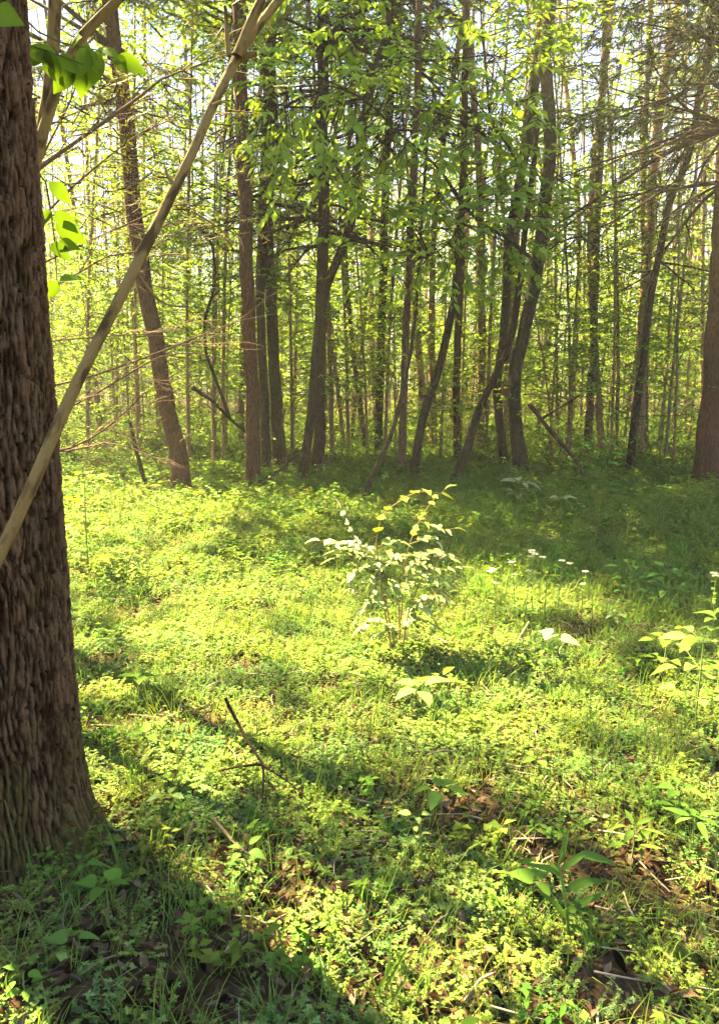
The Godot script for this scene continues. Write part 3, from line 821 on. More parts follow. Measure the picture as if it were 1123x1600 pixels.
	for s in [[-5.6, -5.6], [-4.6, -4.2], [-3.4, -1.2], [-7.4, -7.2]]:  # trees out of view, placed so their crowns shade the ground
		var at := Vector3(s[0], -0.1, s[1])
		hosts.append(trunk_of("unseen_shade_tree", "tall broadleaf tree out of view past the clearing left edge, shading the ground", [at, at + Vector3(0.1, 4, 0), at + Vector3(0.0, 9, 0.1), at + Vector3(0.2, 15, 0)], 0.2, 0.06, M.olive, 0.4, 0.06, "unseen trees shading the clearing"))
	var crowns := []
	var counts := []
	for h in hosts:
		crowns.append(Mesher.new())
		counts.append(0)
	for i in 4800:
		var gz := -1.0 - 11.5 * pow(rng.randf(), 0.75)
		var gx := rf(-1.0, 1.0) * (0.62 * -gz + 1.2)
		var high := rf(6.8, 13.5)
		var g := Vector2(gx, gz)
		var near_shade := 0.45 if wobble.get_noise_2d(gx * 45.0, gz * 45.0) > 0.0 else 0.06
		if rng.randf() > (near_shade if gz > -3.0 else 0.05 if is_lit(g) else 0.7 if gx > 2.4 else 0.88):
			continue
		var p := Vector3(gx, 0, gz) + TO_SUN * (high / TO_SUN.y)
		if in_view(p) and high < 8.0:
			continue
		var best := -1
		var dist := 4.6
		for k in hosts.size():
			var path: Array = hosts[k][1]
			var q: Vector3 = path[at_height(path, high - 1.0)] + hosts[k][0].position
			var far := Vector2(q.x - p.x, q.z - p.z).length()
			if far < dist:
				dist = far
				best = k
		if best < 0:
			continue
		var o: Vector3 = p - hosts[best][0].position
		var hp: Array = hosts[best][1]
		counts[best] += 1
		if counts[best] % 9 == 1:
			var k := at_height(hp, high - 0.6 - dist * 0.4)
			crowns[best].tube(smooth([hp[k], hp[k].lerp(o, 0.5) + Vector3(0, 0.1, 0), o], 0.4), [0.04, 0.035, 0.03, 0.026, 0.022, 0.018, 0.015, 0.012, 0.01, 0.008, 0.008, 0.008, 0.008, 0.008, 0.008, 0.008, 0.008, 0.008, 0.008, 0.008], 5, TWIG)
		spray(crowns[best], o, rdir(rf(-0.2, 0.15)), rf(0.5, 0.8), 15, 0.135, SPRING if rng.randf() < 0.7 else DEEP)
	for k in hosts.size():
		if counts[k]:
			obj("crown", crowns[k].mesh(), M.leaf, hosts[k][0])  # crown shaped by the shade it is placed to cast


func build_woods() -> void:
	# prototypes, each taken for its first place and copied for the others
	var poles := []
	for i in 7:
		var hgt := rf(12.0, 19.0)
		var lean := Vector3(rf(-0.09, 0.09), 0, rf(-0.06, 0.06)) * hgt
		var mid := Vector3(rf(-0.3, 0.3), 0, rf(-0.3, 0.3))
		var r := [0.05, 0.075, 0.04, 0.09, 0.062, 0.048, 0.035][i] as float
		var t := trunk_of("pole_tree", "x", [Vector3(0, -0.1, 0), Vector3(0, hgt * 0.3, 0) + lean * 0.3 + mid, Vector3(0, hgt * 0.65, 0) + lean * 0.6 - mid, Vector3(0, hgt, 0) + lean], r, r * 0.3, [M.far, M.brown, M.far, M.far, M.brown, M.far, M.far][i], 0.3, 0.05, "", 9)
		for j in 8:
			var mb := Mesher.new()
			var k := at_height(t[1], rf(1.2, hgt * 0.5))
			limb(mb, t[1][k], rdir(rf(-0.1, 0.5)), rf(0.4, 1.3), 0.009, 1, Color(0.055, 0.037, 0.024))
			obj("branch", mb.mesh(), M.twig, t[0])
		leafy_crown(t, hgt * (0.3 if i % 2 else 0.42), hgt * 0.98, 12, 2.3, 2, 0.16, SPRING)
		poles.append(t[0])
	var under := []
	var tall := []
	for i in 6:
		var hgt := rf(3.0, 6.5)
		var lean := Vector3(rf(-0.16, 0.16), 0, rf(-0.1, 0.1)) * hgt
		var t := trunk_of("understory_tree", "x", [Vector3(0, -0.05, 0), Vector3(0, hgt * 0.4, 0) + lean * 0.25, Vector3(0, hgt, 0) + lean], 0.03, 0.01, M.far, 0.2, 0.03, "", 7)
		leafy_crown(t, hgt * 0.12, hgt, 16, 1.7, 11, 0.1, FRESH if i % 2 else SPRING)
		under.append(t[0])
	for i in 4:
		var hgt := rf(7.0, 10.0)
		var lean := Vector3(rf(-0.12, 0.12), 0, rf(-0.1, 0.1)) * hgt
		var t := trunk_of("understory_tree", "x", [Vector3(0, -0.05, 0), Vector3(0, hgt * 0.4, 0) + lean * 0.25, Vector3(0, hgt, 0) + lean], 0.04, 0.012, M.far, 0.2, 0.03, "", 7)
		leafy_crown(t, hgt * 0.25, hgt, 18, 1.9, 12, 0.115, FRESH if i % 2 else SPRING)
		tall.append(t[0])
	var shrubs := []
	for i in 5:
		var t := thing("shrub", "x", "shrub")
		var mb := Mesher.new()
		for s in 9:
			var wood := Mesher.new()
			var ends := []
			limb(wood, Vector3(rf(-0.15, 0.15), -0.03, rf(-0.15, 0.15)), rdir(rf(0.7, 2.2)), rf(0.5, 1.2), 0.007, 1, TWIG, 0.0, ends)
			obj("stem", wood.mesh(), M.twig, t)
			for e in ends:
				spray(mb, e[0], (e[1] + rdir(0.0)).normalized(), 0.28, 7, 0.075, FRESH if i % 2 else SPRING)
		obj("foliage", mb.mesh(), M.leaf, t)
		shrubs.append(t)
	for list in [poles, under, tall, shrubs]:
		for o: Node3D in list:
			o.set_meta("kind_name", str(o.name).rstrip("0123456789").trim_suffix("_"))
	var looks := ["slender pale trunk", "rough brown trunk", "thin reddish trunk", "sturdy trunk", "brown trunk", "thin tan trunk", "hair-thin brown trunk"]
	var first := {}
	var stood := []
	# tall pole-like trees, band after band into the woods
	var bands := [[-14.5, -18.0, 20], [-18.0, -24.0, 34], [-24.0, -33.0, 40], [-33.0, -46.0, 50], [-46.0, -64.0, 64]]
	for b in bands.size():
		var band: Array = bands[b]
		for i in band[2]:
			var z := rf(band[0], band[1])
			var x: float = ((i + rng.randf()) / band[2] * 2.0 - 1.0) * (-z * 0.4647 * 1.1 + 0.5)
			var kind := rng.randi() % poles.size()
			if in_the_sun(x, z, [6.0, 9.0, 12.0, 15.0], 1.0):
				continue
			var o := place(poles[kind], first, Vector3(x, height_at(x, z), z), rf(0.85, 1.2))
			stood.append([Vector2(x, z), looks[kind]])
			var deep: String = ["where the woods begin", "few steps into the woods", "deep in the woods", "far back in the woods", "deepest in the woods"][b]
			tag(o, "%s%s %s %s" % ["tall " if o.scale.x > 1.08 else "short " if o.scale.x < 0.94 else "", looks[kind], deep, where_words(x, z)], "tree", "pole-like trees of the woods")
	var deeps := [[-13.6, -16.5, 13], [-16.5, -21.0, 24], [-21.0, -30.0, 50], [-30.0, -44.0, 80]]
	for b in deeps.size():
		var band: Array = deeps[b]
		for i in band[2]:
			var z := rf(band[0], band[1])
			var x: float = ((i + rng.randf()) / band[2] * 2.0 - 1.0) * (-z * 0.4647 * 1.1 + 0.3)
			if in_the_sun(x, z, [1.5, 3.0, 4.5], 0.5):
				continue
			var o := place(under[rng.randi() % under.size()], first, Vector3(x, height_at(x, z), z), rf(0.75, 1.25))
			tag(o, "%sleafy sapling %s by %s %s" % ["high " if o.scale.x > 1.1 else "low " if o.scale.x < 0.9 else "", ["at woods' edge", "in first trees", "deep in woods", "far into woods"][b], nearest_look(stood, x, z), where_words(x, z)], "tree", "leafy saplings under the trees")
	for q in [[Vector3(-2.495, 1.549, -13.200), "leafy sapling between the slanting and the upright reddish trunks, nearest the clearing"], [Vector3(-1.200, 1.549, -13.800), "leafy sapling right behind the clump of dark trunks, nearest the clearing"], [Vector3(0.157, 1.549, -14.200), "leafy sapling behind the thin slanting sapling, nearest the clearing"], [Vector3(1.469, 1.549, -14.000), "leafy sapling behind the snapped leaning tree, nearest the clearing"], [Vector3(3.862, 1.549, -14.400), "bright leafy sapling beside the tall mossy tree, nearest the clearing"], [Vector3(4.425, 1.549, -13.600), "bright leafy sapling just left of the slender leaning dark tree"], [Vector3(5.453, 1.549, -13.400), "bright leafy sapling between the slender dark tree and the stout trunk"], [Vector3(-3.845, 1.549, -13.400), "leafy sapling just left of the slanting reddish trunk, nearest the clearing"]]:
		var o := place(under[rng.randi() % under.size()], first, Vector3(q[0].x, height_at(q[0].x, q[0].z), q[0].z), rf(0.9, 1.25))
		tag(o, q[1], "tree", "leafy saplings under the trees")
	for q in [[Vector3(-2.740, 1.549, -14.500), "tall leafy sapling between the slanting and the upright reddish trunks"], [Vector3(-1.672, 1.549, -15.000), "tall leafy sapling behind the clump of dark trunks"], [Vector3(-0.209, 1.549, -15.500), "tall leafy sapling behind the thin slanting sapling"], [Vector3(1.327, 1.549, -16.500), "tall leafy sapling behind the snapped leaning tree"], [Vector3(2.512, 1.549, -15.500), "tall leafy sapling behind the curved dark stem"], [Vector3(4.084, 1.549, -15.000), "tall leafy sapling right behind the tall mossy tree"], [Vector3(5.169, 1.549, -15.500), "tall leafy sapling just left of the slender leaning dark tree"], [Vector3(5.724, 1.549, -14.500), "tall leafy sapling before the stout trunk's left side"], [Vector3(-4.243, 1.549, -15.000), "tall leafy sapling just left of the slanting reddish trunk"], [Vector3(-4.932, 1.549, -14.000), "tall leafy sapling seen through the bare pinkish twigs"], [Vector3(-2.881, 1.549, -13.000), "tall leafy sapling crowding the slanting reddish trunk on its right"], [Vector3(-2.368, 1.549, -13.400), "tall leafy sapling crowding the upright reddish trunk on its left"], [Vector3(-0.468, 1.549, -13.800), "tall leafy sapling crowding the arched bare branches"], [Vector3(0.440, 1.549, -14.000), "tall leafy sapling under the long leafy boughs"], [Vector3(7.612, 1.549, -17.000), "tall leafy sapling behind the stout trunk with a spreading foot"]]:
		var o := place(tall[rng.randi() % tall.size()], first, Vector3(q[0].x, height_at(q[0].x, q[0].z), q[0].z), rf(0.85, 1.15))
		tag(o, q[1], "tree", "leafy saplings under the trees")
	var low := [[-12.8, -15.5, 34], [-15.5, -21.0, 60], [-21.0, -32.0, 80]]
	for b in low.size():
		var band: Array = low[b]
		for i in band[2]:
			var z := rf(band[0], band[1])
			var x: float = ((i + rng.randf()) / band[2] * 2.0 - 1.0) * (-z * 0.4647 * 1.1 + 0.3)
			var o := place(shrubs[rng.randi() % shrubs.size()], first, Vector3(x, height_at(x, z), z), rf(0.6, 1.15))
			tag(o, "%s leafy shrub %s by %s %s" % ["wide" if o.scale.x > 0.95 else "tiny" if o.scale.x < 0.75 else "low", ["at woods' edge", "in first trees", "deep in woods"][b], nearest_look(stood, x, z), where_words(x, z)], "shrub", "low shrubs under the trees")
	# where single trees can no longer be told apart
	var forest := Node3D.new()
	forest.name = "forest"
	forest.set_meta("kind", "stuff")
	forest.set_meta("label", "far-off woods that read as one mass of trunks and leaves")
	add_child(forest)
	for list in [poles.slice(0, 4), under.slice(0, 3)]:
		for o: Node3D in list:
			for part in o.get_children():
				var m := part as MeshInstance3D
				var ws := []
				var ts := []
				rng.seed = hash(str(list == poles.slice(0, 4)) + str(list.find(o)))
				for i in (70 if m.get_aabb().size.y > 8.0 else 110):
					var z := rf(-60.0, -105.0) if i % 3 else rf(-44.0, -62.0)
					var x := rf(-1.1, 1.1) * (-z * 0.4647 + 2.0)
					var big := rf(0.9, 1.5)
					ws.append(Transform3D(Basis(Vector3.UP, rf(0, TAU)).scaled(Vector3.ONE * big), Vector3(x, height_at(x, z), z)))
					ts.append(Color.WHITE)
				stuff("far_" + str(part.name) + ("_%03d" % forest.get_child_count()), m.mesh, m.material_override, forest, ws, ts)
	for list in [poles, under, tall, shrubs]:
		for o in list:
			if not first.has(o):
				remove_child(o)

func nearest_look(stood: Array, x: float, z: float) -> String:
	var best := ""
	var dist := 1e9
	for s in stood:
		var far: float = s[0].distance_to(Vector2(x, z))
		if far < dist:
			dist = far
			best = s[1]
	return best

# whether a tree there would throw its shade on the sunny parts of the clearing
func in_the_sun(x: float, z: float, heights: Array, reach: float) -> bool:
	for h: float in heights:
		for o in [Vector2(0, 0), Vector2(reach, 0), Vector2(-reach, 0), Vector2(0, reach), Vector2(0, -reach)]:
			if is_lit(sun_foot(Vector3(x + o.x, h, z + o.y))):
				return true
	return false

func place(proto: Node3D, first: Dictionary, at: Vector3, size: float) -> Node3D:
	if not first.has(proto):
		first[proto] = true
		proto.position = at
		proto.rotation.y = rf(0, TAU)
		proto.scale = Vector3.ONE * size
		return proto
	return again(proto, at, rf(0, TAU), size)


func build_plants() -> void:
	var pale := Color(0.21, 0.265, 0.08)  # paler leaf colour stands in for sun sheen
	# ---- the tall sapling in the sunlit middle
	var b: Vector3 = Vector3(0.227, -0.040, -4.494)
	var t := thing("elder_sapling", "tall many-stemmed sapling with leaflets coloured pale for sun sheen in the middle of the clearing", "plant", b)
	var stems := [
		[Vector3(0.194, -0.025, -4.450), Vector3(0.147, 0.234, -4.450), Vector3(0.115, 0.507, -4.450), Vector3(0.100, 0.642, -4.450), Vector3(0.136, 0.794, -4.450), Vector3(0.225, 0.870, -4.450), Vector3(0.347, 0.934, -4.450), Vector3(0.478, 0.919, -4.450)], [Vector3(0.235, -0.042, -4.500), Vector3(0.256, 0.259, -4.500), Vector3(0.269, 0.496, -4.500), Vector3(0.309, 0.643, -4.500), Vector3(0.372, 0.786, -4.500), Vector3(0.439, 0.881, -4.500), Vector3(0.501, 0.938, -4.500)],
		[Vector3(0.253, -0.019, -4.400), Vector3(0.296, 0.249, -4.400), Vector3(0.398, 0.481, -4.400), Vector3(0.516, 0.565, -4.400), Vector3(0.629, 0.519, -4.400)], [Vector3(0.216, -0.018, -4.420), Vector3(0.169, 0.204, -4.420), Vector3(0.107, 0.418, -4.420), Vector3(-0.006, 0.514, -4.420), Vector3(-0.080, 0.560, -4.420)], [Vector3(0.246, -0.056, -4.550), Vector3(0.235, 0.285, -4.550), Vector3(0.195, 0.484, -4.550), Vector3(0.148, 0.563, -4.550)],
	]
	for s in stems:
		stem(t, moved(s, b), 0.006, Color(0.2, 0.14, 0.07))
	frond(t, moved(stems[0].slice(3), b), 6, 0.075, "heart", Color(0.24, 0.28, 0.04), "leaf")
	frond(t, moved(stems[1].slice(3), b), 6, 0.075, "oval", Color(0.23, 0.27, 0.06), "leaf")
	var stalks := [
		[[Vector3(0.114, 0.442, -4.400), Vector3(0.039, 0.557, -4.400), Vector3(-0.050, 0.709, -4.400), Vector3(-0.098, 0.822, -4.400), Vector3(-0.105, 0.840, -4.400)], 6], [[Vector3(0.107, 0.584, -4.450), Vector3(0.032, 0.604, -4.450), Vector3(-0.081, 0.623, -4.450), Vector3(-0.175, 0.631, -4.450), Vector3(-0.231, 0.642, -4.450)], 6], [[Vector3(0.106, 0.614, -4.400), Vector3(0.143, 0.633, -4.400), Vector3(0.199, 0.641, -4.400), Vector3(0.225, 0.641, -4.400)], 4],
		[[Vector3(0.101, 0.515, -4.500), Vector3(-0.006, 0.542, -4.500), Vector3(-0.090, 0.542, -4.500), Vector3(-0.158, 0.527, -4.500)], 5], [[Vector3(0.141, 0.505, -4.300), Vector3(0.068, 0.524, -4.300), Vector3(-0.005, 0.505, -4.300), Vector3(-0.060, 0.467, -4.300)], 5], [[Vector3(0.276, 0.535, -4.500), Vector3(0.375, 0.550, -4.500), Vector3(0.489, 0.554, -4.500), Vector3(0.547, 0.535, -4.500)], 5], [[Vector3(0.292, 0.633, -4.400), Vector3(0.347, 0.652, -4.400), Vector3(0.421, 0.664, -4.400), Vector3(0.440, 0.648, -4.400)], 4],
		[[Vector3(0.361, 0.730, -4.600), Vector3(0.439, 0.702, -4.600), Vector3(0.517, 0.679, -4.600), Vector3(0.567, 0.686, -4.600)], 4], [[Vector3(0.264, 0.442, -4.400), Vector3(0.331, 0.462, -4.400), Vector3(0.425, 0.423, -4.400), Vector3(0.481, 0.404, -4.400)], 4], [[Vector3(0.254, 0.476, -4.500), Vector3(0.185, 0.496, -4.500), Vector3(0.109, 0.449, -4.500), Vector3(0.071, 0.397, -4.500)], 4], [[Vector3(0.179, 0.240, -4.300), Vector3(0.105, 0.297, -4.300), Vector3(0.031, 0.278, -4.300), Vector3(-0.006, 0.232, -4.300)], 3], [[Vector3(0.260, 0.259, -4.300), Vector3(0.326, 0.297, -4.300), Vector3(0.392, 0.259, -4.300), Vector3(0.419, 0.221, -4.300)], 3],
		[[Vector3(0.229, 0.112, -4.400), Vector3(0.297, 0.163, -4.400), Vector3(0.372, 0.170, -4.400), Vector3(0.448, 0.139, -4.400)], 4], [[Vector3(0.204, 0.108, -4.350), Vector3(0.144, 0.167, -4.350), Vector3(0.069, 0.178, -4.350), Vector3(0.013, 0.147, -4.350)], 4], [[Vector3(0.217, 0.086, -4.300), Vector3(0.198, 0.144, -4.300), Vector3(0.161, 0.144, -4.300), Vector3(0.106, 0.117, -4.300)], 3], [[Vector3(0.265, 0.139, -4.500), Vector3(0.322, 0.219, -4.500), Vector3(0.379, 0.259, -4.500), Vector3(0.494, 0.267, -4.500)], 5],
		[[Vector3(0.220, 0.326, -4.400), Vector3(0.294, 0.385, -4.400), Vector3(0.388, 0.373, -4.400), Vector3(0.464, 0.346, -4.400)], 5], [[Vector3(0.188, 0.302, -4.350), Vector3(0.124, 0.398, -4.350), Vector3(0.031, 0.409, -4.350), Vector3(-0.050, 0.379, -4.350)], 5], [[Vector3(0.256, 0.442, -4.400), Vector3(0.330, 0.527, -4.400), Vector3(0.434, 0.557, -4.400), Vector3(0.516, 0.550, -4.400)], 5], [[Vector3(0.147, 0.496, -4.500), Vector3(0.051, 0.566, -4.500), Vector3(-0.044, 0.581, -4.500), Vector3(-0.139, 0.574, -4.500)], 6], [[Vector3(0.208, 0.278, -4.300), Vector3(0.233, 0.373, -4.300), Vector3(0.287, 0.449, -4.300), Vector3(0.324, 0.467, -4.300)], 4],
		[[Vector3(0.142, 0.572, -4.600), Vector3(0.197, 0.520, -4.600), Vector3(0.259, 0.504, -4.600), Vector3(0.306, 0.472, -4.600)], 4], [[Vector3(0.170, 0.417, -4.500), Vector3(0.205, 0.358, -4.500), Vector3(0.263, 0.338, -4.500), Vector3(0.320, 0.346, -4.500)], 4], [[Vector3(0.306, 0.472, -4.600), Vector3(0.424, 0.452, -4.600), Vector3(0.502, 0.432, -4.600), Vector3(0.619, 0.448, -4.600)], 5], [[Vector3(0.152, 0.382, -4.200), Vector3(0.095, 0.382, -4.200), Vector3(0.048, 0.345, -4.200), Vector3(0.013, 0.308, -4.200)], 3],
	]
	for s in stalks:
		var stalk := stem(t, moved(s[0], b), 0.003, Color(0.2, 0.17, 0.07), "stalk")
		frond(stalk, moved(s[0], b), s[1] + 2, 0.088, "lance" if rng.randf() < 0.5 else "oval", Color(0.3, 0.34, 0.17) if s == stalks[0] or s == stalks[1] else pale, "pale_leaf", 0.15)  # first two fronds whitened further to imitate sun glare
	# ---- white flowers
	for f in [
		[Vector3(1.175, -0.027, -5.059), [Vector3(1.161, -0.009, -5.000), Vector3(1.145, 0.204, -5.000), Vector3(1.147, 0.378, -5.000), Vector3(1.157, 0.439, -5.000)], 7, "tall white flowering weed with the fullest flower head"], [Vector3(0.927, -0.023, -5.134), [Vector3(0.911, 0.018, -5.000), Vector3(0.898, 0.204, -5.000), Vector3(0.885, 0.339, -5.000)], 3, "white flowering weed standing nearest the pale sapling"],
		[Vector3(1.065, -0.023, -5.164), [Vector3(1.040, 0.027, -5.000), Vector3(1.024, 0.248, -5.000), Vector3(1.011, 0.387, -5.000)], 2, "slim white flowering weed between two others"], [Vector3(1.361, -0.028, -5.107), [Vector3(1.350, -0.026, -5.100), Vector3(1.358, 0.199, -5.100), Vector3(1.364, 0.373, -5.100)], 2, "slim white flowering weed with one small head, right of the fullest one"],
		[Vector3(1.608, -0.030, -5.264), [Vector3(1.701, -0.131, -5.600), Vector3(1.689, 0.017, -5.600), Vector3(1.677, 0.174, -5.600)], 2, "small white flowering weed in the shade"], [Vector3(2.228, -0.047, -4.693), [Vector3(2.184, -0.016, -4.600), Vector3(2.174, 0.271, -4.600), Vector3(2.177, 0.392, -4.600)], 2, "white flowering weed above the big-leaved plant at the frame's right"],
	]:
		var p: Vector3 = f[0]
		var w := thing("fleabane", f[3], "flower", p, "white flowering weeds")
		stem(w, moved(f[1], p), 0.004, Color(0.13, 0.17, 0.06))
		var line := smooth(moved(f[1], p), 0.03)
		for i in range(2, line.size() - 2):
			add_leaf(w, line[i], rdir(rf(0.0, 0.7)), Vector3.UP, rf(0.05, 0.1), "lance", SPRING, "herb")
		for i in f[2]:
			var o: Vector3 = line[-1] + Vector3(rf(-0.05, 0.05), rf(-0.14, 0.03), rf(-0.04, 0.04)) * (1.0 if i else 0.0)
			stem(w, [line[-3], o], 0.002, Color(0.13, 0.17, 0.06), "flower_stalk")
			var mb := Mesher.new()
			for k in 16:
				var a := TAU * k / 16.0
				mb.leaf(Vector3(cos(a), 0.1, sin(a)) * 0.004, Vector3(cos(a), rf(0.0, 0.4), sin(a)).normalized(), Vector3.UP, 0.024, 0.009, Color(0.75, 0.73, 0.68))
			for k in 5:
				mb.leaf(Vector3(cos(k * 1.26), 0, sin(k * 1.26)) * 0.004 + Vector3(0, 0.002, 0), Vector3(-cos(k * 1.26), 0.8, -sin(k * 1.26)).normalized(), Vector3.UP, 0.012, 0.008, Color(0.55, 0.42, 0.08))
			obj("flower_head", mb.mesh(), M.herb, w).position = o
	# ---- leafy weeds: [base, height, rosettes up the stem, leaves each, leaf length, shape, colour, label]
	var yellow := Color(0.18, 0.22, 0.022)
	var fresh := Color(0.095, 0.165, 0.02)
	for f in [
		[Vector3(1.623, -0.056, -3.532), 0.42, 3, 6, 0.13, "oval", Color(0.18, 0.25, 0.045), "broad-leaved plant with the largest pale green leaves", 0.16],
		[Vector3(1.848, -0.050, -3.789), 0.4, 3, 5, 0.12, "oval", fresh, "broad-leaved plant half cut by the photo's right edge", 0.1],
		[Vector3(1.671, -0.052, -4.057), 0.22, 2, 6, 0.11, "oval", fresh, "broad-leaved plant in shade beside the largest pale green leaves", 0.1],
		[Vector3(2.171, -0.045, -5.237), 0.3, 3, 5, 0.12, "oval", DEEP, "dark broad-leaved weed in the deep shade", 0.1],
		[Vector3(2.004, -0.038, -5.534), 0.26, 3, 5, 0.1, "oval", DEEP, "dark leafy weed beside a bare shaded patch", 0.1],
		[Vector3(1.470, -0.033, -4.979), 0.22, 2, 6, 0.08, "lance", yellow, "yellow-green tufted weed lit right of the white flowers", 0.05],
		[Vector3(1.537, -0.036, -4.918), 0.2, 2, 6, 0.08, "lance", yellow, "second yellow-green tufted weed, nearer the shade", 0.05],
		[Vector3(1.658, -0.039, -4.860), 0.1, 1, 7, 0.09, "lance", Color(0.2, 0.27, 0.08), "pale green star of leaves on the edge of the shade", 0.03],
		[Vector3(1.263, -0.027, -5.103), 0.3, 4, 4, 0.09, "lance", yellow, "narrow-leaved weed lit beside the fullest white flower head", 0.04],
		[Vector3(1.056, -0.032, -4.840), 0.25, 4, 4, 0.08, "lance", fresh, "narrow-leaved weed below the slim white flowers", 0.04],
		[Vector3(1.124, -0.048, -4.348), 0.14, 1, 3, 0.12, "heart", Color(0.2, 0.26, 0.12), "seedling with two wide round leaves below the flowers", 0.04],
		[Vector3(0.282, -0.054, -3.639), 0.12, 1, 5, 0.15, "oval", Color(0.16, 0.24, 0.07), "seedling of five big leaves below the pale sapling", 0.04],
		[Vector3(0.412, -0.056, -3.723), 0.14, 1, 5, 0.13, "lance", yellow, "seedling with a pointed leaf tinted sunlit yellow", 0.04],  # sun on the leaf put into its yellow colour
		[Vector3(0.304, -0.047, -2.630), 0.13, 1, 5, 0.09, "oval", Color(0.08, 0.16, 0.022), "five-leaved creeper shoot in the half shade", 0.03],
		[Vector3(0.206, -0.039, -2.439), 0.14, 2, 3, 0.05, "oval", Color(0.2, 0.27, 0.1), "small pale seedling below the five-leaved shoot", 0.03],
		[Vector3(-0.056, -0.031, -2.543), 0.07, 1, 2, 0.08, "oval", fresh, "seedling with one pair of leaves beside a dark hollow", 0.02],
		[Vector3(0.036, -0.025, -2.153), 0.06, 1, 2, 0.055, "heart", fresh, "seedling with two round leaves at the dark clod", 0.02],
		[Vector3(-0.695, -0.004, -2.614), 0.07, 1, 3, 0.07, "oval", Color(0.15, 0.24, 0.08), "pale seedling right of the mossy trunk's foot", 0.02],
		[Vector3(1.163, -0.051, -2.457), 0.13, 1, 6, 0.1, "lance", Color(0.08, 0.17, 0.022), "star-shaped dark green shoot near the right edge", 0.03],
		[Vector3(1.176, -0.056, -2.623), 0.14, 2, 5, 0.08, "oval", Color(0.08, 0.17, 0.022), "leafy shoot behind the star-shaped one", 0.04],
		[Vector3(0.915, -0.049, -2.383), 0.13, 2, 5, 0.09, "lance", fresh, "narrow-leaved weed beside the strap-leaved one", 0.04],
		[Vector3(-0.731, 0.000, -2.002), 0.13, 1, 4, 0.075, "heart", Color(0.1, 0.2, 0.025), "heart-leaved seedling standing before the mossy trunk", 0.03],
		[Vector3(-0.779, 0.001, -1.904), 0.05, 1, 2, 0.065, "heart", Color(0.15, 0.26, 0.05), "heart-leaved seedling at the dead leaves", 0.02],
		[Vector3(-0.821, 0.002, -1.868), 0.04, 1, 2, 0.06, "oval", Color(0.2, 0.3, 0.08), "pale seedling lying over the dead leaves", 0.02],
		[Vector3(-0.844, 0.002, -1.746), 0.08, 2, 4, 0.045, "oval", Color(0.1, 0.2, 0.025), "small weed among the dead leaves", 0.03],
		[Vector3(-1.103, -0.005, -3.642), 0.12, 1, 4, 0.11, "heart", Color(0.12, 0.22, 0.025), "seedling of drooping leaves right of the rugged trunk", 0.03],
		[Vector3(-0.911, -0.001, -3.109), 0.07, 1, 3, 0.075, "heart", Color(0.1, 0.19, 0.022), "dark drooping seedling beside the rugged trunk", 0.02],
		[Vector3(-0.791, -0.005, -3.042), 0.06, 1, 2, 0.06, "oval", fresh, "small bright seedling left of the forked stick", 0.02],
		[Vector3(-0.873, 0.002, -2.804), 0.05, 1, 2, 0.06, "oval", fresh, "small seedling close to the rugged trunk", 0.02],
		[Vector3(2.053, 0.041, -9.872), 0.26, 2, 7, 0.22, "oval", Color(0.3, 0.33, 0.17), "pale rosette of leaves whitened as if sunlit under the mossy tree", 0.08],  # whitish leaf colour imitates strong sun on the rosette
		[Vector3(2.402, 0.038, -9.133), 0.16, 1, 6, 0.17, "oval", Color(0.29, 0.32, 0.16), "smaller pale rosette in the strip of sun", 0.05],  # same sun-whitened leaf colour
		[Vector3(2.396, 0.039, -10.288), 0.22, 2, 4, 0.14, "lance", yellow, "weed tinted yellow as if sunlit beside the pale rosette", 0.05],  # yellow of the sunlight painted into the leaves
		[Vector3(3.168, 0.019, -10.423), 0.75, 6, 6, 0.2, "oval", Color(0.075, 0.19, 0.025), "bushy bright green weed at the foot of the woods", 0.22],
		[Vector3(-2.229, -0.015, -6.217), 0.8, 5, 6, 0.15, "oval", yellow, "bright yellow-green plant beside the rugged trunk", 0.16],
		[Vector3(-3.291, -0.028, -9.534), 0.45, 4, 5, 0.12, "oval", yellow, "sunlit leafy plant just right of the rugged trunk", 0.14],
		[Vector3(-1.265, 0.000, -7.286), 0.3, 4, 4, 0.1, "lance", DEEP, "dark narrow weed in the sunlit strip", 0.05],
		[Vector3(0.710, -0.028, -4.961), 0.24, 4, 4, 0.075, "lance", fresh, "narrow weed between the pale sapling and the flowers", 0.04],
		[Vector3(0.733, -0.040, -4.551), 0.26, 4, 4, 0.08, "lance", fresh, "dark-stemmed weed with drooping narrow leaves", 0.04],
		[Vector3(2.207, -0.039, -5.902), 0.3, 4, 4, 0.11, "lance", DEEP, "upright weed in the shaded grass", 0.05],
		[Vector3(0.741, -0.064, -2.990), 0.08, 1, 4, 0.07, "oval", fresh, "little weed beside the pale stick", 0.03],
		[Vector3(0.874, -0.055, -2.561), 0.06, 1, 2, 0.05, "oval", Color(0.22, 0.29, 0.12), "seedling with one pale leaf in the shade", 0.02],
		[Vector3(0.540, -0.037, -2.154), 0.08, 1, 3, 0.075, "heart", Color(0.1, 0.19, 0.025), "heart-leaved shoot left of the strap-leaved weed", 0.02],
		[Vector3(-0.361, -0.014, -2.246), 0.1, 2, 4, 0.06, "oval", Color(0.09, 0.18, 0.025), "dark leafy weed beside the broken branch", 0.03],
		[Vector3(-0.856, 0.003, -2.174), 0.09, 2, 5, 0.045, "oval", DEEP, "dark weed hugging the mossy trunk", 0.03],
	]:
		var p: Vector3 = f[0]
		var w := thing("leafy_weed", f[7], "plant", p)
		var top := Vector3(rf(-0.1, 0.1), 1, rf(-0.1, 0.1)) * (f[1] as float)
